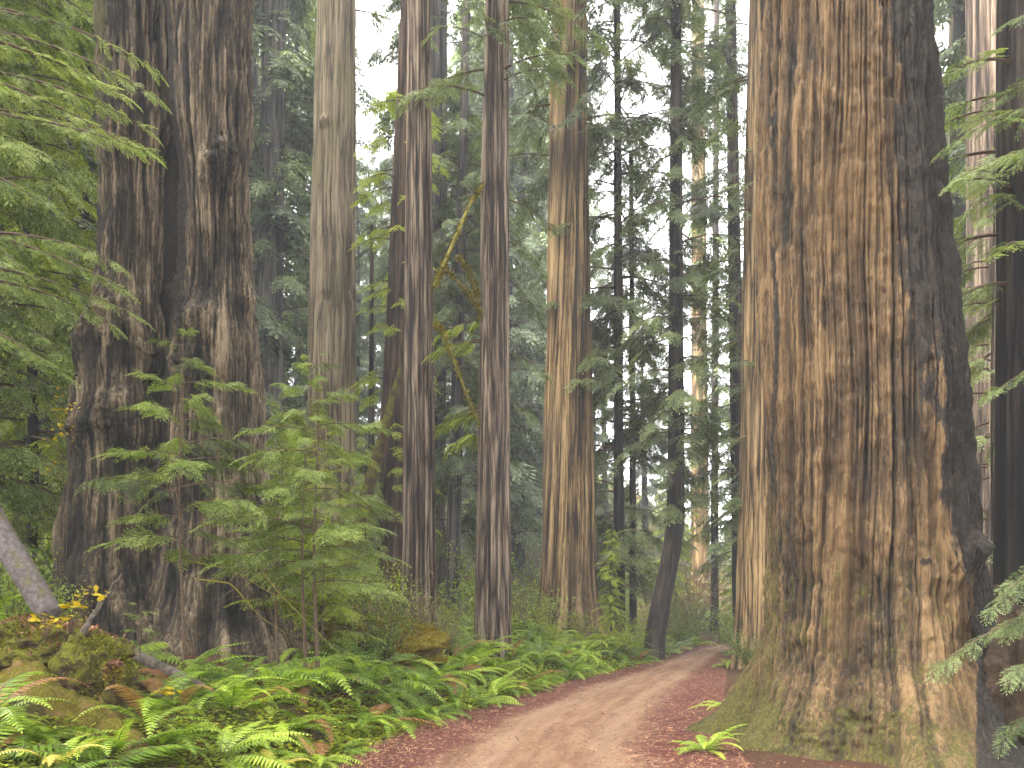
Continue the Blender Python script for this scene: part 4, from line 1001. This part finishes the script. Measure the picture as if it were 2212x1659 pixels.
# splintered wood
spb = at(165, 1385, 9.0); spl = thing('splintered_wood', 'pale splintered wood shard pointing up in front of the cleft redwood foot', 'dead wood', spb)
for (e, r_) in (((262, 1238, 9.3), .035), ((225, 1300, 9.1), .03), ((150, 1420, 8.9), .04)):
    q = at(*e)-spb; s = np.linspace(0, 1, 12)[:, None]; g = G(); P = q*s+nr.normal(0, .008, (12, 3)); g.tube(P, np.interp(s[:, 0], [0, .3, 1], [r_, r_*.9, .006])*(1+.5*(nr.random(12)-.5)), 6); link('shard', g.mesh('shard', [M['deadwood']]), spl)
# dead twigs on the needle floor / in front of the cleft redwood
for k, (c, lab) in enumerate((([(400, 1210, 12), (500, 1230, 12.3), (600, 1290, 12.2), (680, 1310, 12)], 'thin bare branch arching across the cleft redwood foot'),
                              ([(530, 1190, 12), (610, 1290, 12), (690, 1370, 12), (720, 1400, 11.8)], 'curved bare twig hanging right of the young hemlock'),
                              ([(420, 1250, 11.6), (500, 1260, 11.8), (560, 1330, 11.8), (620, 1370, 11.6)], 'mossy bare twig beside the young hemlock stem'))):
    pts = [at(*q) for q in c]; b = pts[0]; t = thing('bare_branch', lab, 'branch', b)
    s = np.linspace(0, 1, 14); P = np.stack([np.interp(s, np.linspace(0, 1, len(pts)), [p[a]-b[a] for p in pts]) for a in range(3)], -1)
    g = G(); g.tube(P, np.linspace(.014, .004, 14), 5); link('stem', g.mesh('stem', [M['mossy_twig']], True), t)
    g = G()
    for j in range(8):
        i0 = rnd.randrange(2, 13); e = P[i0]+np.array([rnd.uniform(-.3, .35), rnd.uniform(-.2, .2), rnd.uniform(-.3, .2)]); g.tube(np.stack([P[i0], (P[i0]+e)/2+[0, 0, .03], e]), [.006, .004, .002], 4); link('twig', g.mesh('twig', [M['twig']]), t); g = G()

# ------------------------------------------------------------------ ground cover and needle litter (nobody could count these)
def scatter_cover():
    n = 60000; r = np.random.default_rng(77)
    y = 5.5+26*r.random(n)**1.6; dl = np.abs(r.normal(0, 1, n))*.75-.10+r.random(n)*.5*0; far_ = r.random(n) < .35
    dl = np.where(far_, r.uniform(0, 6, n), dl)+.15*(fbm(y*1.1, 0, 0, 8, 3)-.3)
    x = xl(y)-dl; z = height(x, y)+r.uniform(0, .07, n)*sm(0, .4, dl)+.005
    keep = fbm(x*1.2, y*1.2, 0, 19, 3) > np.where(far_, .48, .36)
    keep &= ~((dl > 2.2) & (y > 11.2) & (y < 15.2) & (x < -1.9) & (x > -6))
    x, y, z = x[keep], y[keep], z[keep]; n = len(x); C = np.stack([x, y, z], -1)
    az = r.uniform(0, 2*pi, n); d = np.stack([np.cos(az), np.sin(az), r.uniform(-.1, .5, n)], -1); u = np.stack([-np.sin(az), np.cos(az), r.uniform(-.3, .3, n)], -1)
    L = (r.uniform(.025, .06, n)*(1+.03*y))[:, None]
    V = np.stack([C, C+d*L*.5+u*L*.4, C+d*L, C+d*L*.5-u*L*.4], 1).reshape(-1, 3)
    g = G(); g.add(V, np.arange(len(V)).reshape(-1, 4), 0, np.repeat(np.clip(r.normal(.5, .22, n), 0, 1), 4))
    o = link('ground_cover', g.mesh('ground_cover', [M['cover']])); o['kind'] = 'stuff'; o['label'] = 'low yellow-green leafy ground cover along the road edge'; o['category'] = 'ground cover'
def scatter_litter():
    r = np.random.default_rng(78); n = 70000
    y = 6+24*r.random(n)**1.7; w = xr(y)-xl(y); side = r.random(n)
    a = np.where(side < .42, np.abs(r.normal(0, .16, n)), np.where(side < .85, 1-np.abs(r.normal(0, .2, n)), r.random(n)))
    x = xl(y)+w*a
    k = r.random(n) < .30
    x = np.where(k, r.uniform(-7, -1.5, n), x); y = np.where(k, r.uniform(9.5, 15.5, n), y)
    k2 = r.random(n) < .12
    x = np.where(k2, xr(y)+r.uniform(0, 4, n), x)
    ins = (x > xl(y)) & (x < xr(y)); aa = (x-xl(y))/w*2-1
    z = np.where(ins, (1-aa**2)*.05+.014, height(x, y)+.012)+r.uniform(0, .012, n)
    C = np.stack([x, y, z], -1); az = r.uniform(0, 2*pi, n); d = np.stack([np.cos(az), np.sin(az), r.uniform(-.1, .25, n)], -1); u = np.stack([-np.sin(az), np.cos(az), r.uniform(-.4, .4, n)], -1)
    L = np.where(r.random(n) < .02, r.uniform(.08, .24, n), r.uniform(.015, .06, n))[:, None]; W = .005+.004*r.random(n)[:, None]
    V = np.stack([C-u*W, C+d*L-u*W*.4, C+d*L+u*W*.4, C+u*W], 1).reshape(-1, 3)
    g = G(); g.add(V, np.arange(len(V)).reshape(-1, 4), 0, np.repeat(r.random(n), 4))
    o = link('needle_litter', g.mesh('needle_litter', [M['litter']])); o['kind'] = 'stuff'; o['label'] = 'fallen red-brown needles on the road sides and forest floor'; o['category'] = 'litter'
def scatter_under():
    r = np.random.default_rng(79); n = 150000
    D = 17+95*r.random(n)**1.5; px = r.uniform(-150, 2350, n); x = (px*.46293-512)/F*D
    dl = xl(D)-x; dr = x-xr(D); off = np.maximum(dl, dr)
    cl = fbm(x*.55, D*.55, 0, 51, 4)
    k = (off > np.where(D > 40, 1.6, 2.6)) & (cl > .40) & (np.abs(px-1860) > np.where(D < 18, 500, 0))
    x, D, cl = x[k], D[k], cl[k]; n = len(x)
    z = height(x, D)+np.clip((cl-.40)*9, 0, 1.7)*r.random(n)**.6*(.7+.012*D)
    C = np.stack([x, D, z], -1); d = r.normal(0, 1, (n, 3)); d[:, 2] -= .2; d /= np.linalg.norm(d, axis=1)[:, None]
    u = np.cross(d, r.normal(0, 1, (n, 3))); u /= np.linalg.norm(u, axis=1)[:, None]
    L = ((.05+.0034*D)*r.uniform(.5, 1.3, n))[:, None]
    V = np.stack([C, C+d*L*.5+u*L*.3, C+d*L, C+d*L*.5-u*L*.3], 1).reshape(-1, 3)
    mi = (fbm(x*.3+9, D*.3, 0, 61, 2) > .56).astype(int)
    g = G(); g.add(V, np.arange(len(V)).reshape(-1, 4), 0, np.repeat(np.clip(r.normal(.5, .2, n), 0, 1), 4)); g.m = [mi]
    o = link('undergrowth', g.mesh('undergrowth', [M['shrub'], M['shrub_brown']])); o['kind'] = 'stuff'; o['label'] = 'tangled green and brown undergrowth covering the forest floor behind'; o['category'] = 'undergrowth'
scatter_cover(); scatter_litter(); scatter_under()

# ------------------------------------------------------------------ air
g = G()
x0, x1, y0, y1, z0, z1 = -170, 170, -35, 200, -3, 150
g.add([(x0, y0, z0), (x1, y0, z0), (x1, y1, z0), (x0, y1, z0), (x0, y0, z1), (x1, y0, z1), (x1, y1, z1), (x0, y1, z1)],
      [(0, 3, 2, 1), (4, 5, 6, 7), (0, 1, 5, 4), (1, 2, 6, 5), (2, 3, 7, 6), (3, 0, 4, 7)])
mh, nt, out = newmat('haze'); pv = nt.nodes.new('ShaderNodeVolumePrincipled'); pv.inputs['Color'].default_value = (.93, .95, 1, 1); pv.inputs['Density'].default_value = .0013; pv.inputs['Anisotropy'].default_value = .0
nt.links.new(pv.outputs[0], out.inputs['Volume'])
hz = link('haze', g.mesh('haze', [mh])); hz['kind'] = 'stuff'; hz['label'] = 'pale morning mist hanging through the forest'; hz['category'] = 'mist'

# ------------------------------------------------------------------ sky, sun, camera
w = bpy.data.worlds.new('World'); scene.world = w; w.use_nodes = True; nt = w.node_tree; nt.nodes.clear()
EL, AZ = radians(52), radians(238)
sk = nt.nodes.new('ShaderNodeTexSky'); sk.sky_type = 'NISHITA'; sk.sun_disc = False; sk.sun_elevation = EL; sk.sun_rotation = AZ; sk.dust_density = 4; sk.air_density = 1
hs = nt.nodes.new('ShaderNodeHueSaturation'); hs.inputs['Saturation'].default_value = .06
bg = nt.nodes.new('ShaderNodeBackground'); bg.inputs[1].default_value = .15; ow = nt.nodes.new('ShaderNodeOutputWorld')
nt.links.new(sk.outputs[0], hs.inputs['Color']); nt.links.new(hs.outputs[0], bg.inputs[0]); nt.links.new(bg.outputs[0], ow.inputs[0])
sl = bpy.data.lights.new('sun', 'SUN'); sl.energy = 1.3; sl.angle = radians(14); sl.color = (1, .93, .81)
so = bpy.data.objects.new('sun', sl); COL.objects.link(so)
sd = np.array([sin(AZ)*cos(EL), cos(AZ)*cos(EL), sin(EL)])
import mathutils
so.rotation_euler = mathutils.Vector((-sd[0], -sd[1], -sd[2])).to_track_quat('-Z', 'Y').to_euler(); so.location = (0, 0, 60)

cam = bpy.data.cameras.new('camera'); co = bpy.data.objects.new('camera', cam); COL.objects.link(co)
cam.sensor_width = 36; cam.lens = 36*F/1024; cam.shift_y = (HY-384)/1024; cam.clip_end = 1000; cam.clip_start = .05
co.location = (0, 0, CAMZ); co.rotation_euler = (pi/2, 0, 0); scene.camera = co

scene.view_settings.view_transform = 'Standard'; scene.view_settings.look = 'None'; scene.view_settings.exposure = 4.2; scene.view_settings.gamma = 1
scene.render.engine = 'CYCLES'
cy = scene.cycles
cy.use_denoising = True
try: cy.denoiser = 'OPENIMAGEDENOISE'
except Exception: pass
cy.max_bounces = 6; cy.diffuse_bounces = 3; cy.transmission_bounces = 3; cy.volume_bounces = 0; cy.glossy_bounces = 2
cy.use_adaptive_sampling = False
cy.sample_clamp_direct = .5; cy.sample_clamp_indirect = .25; cy.use_light_tree = False
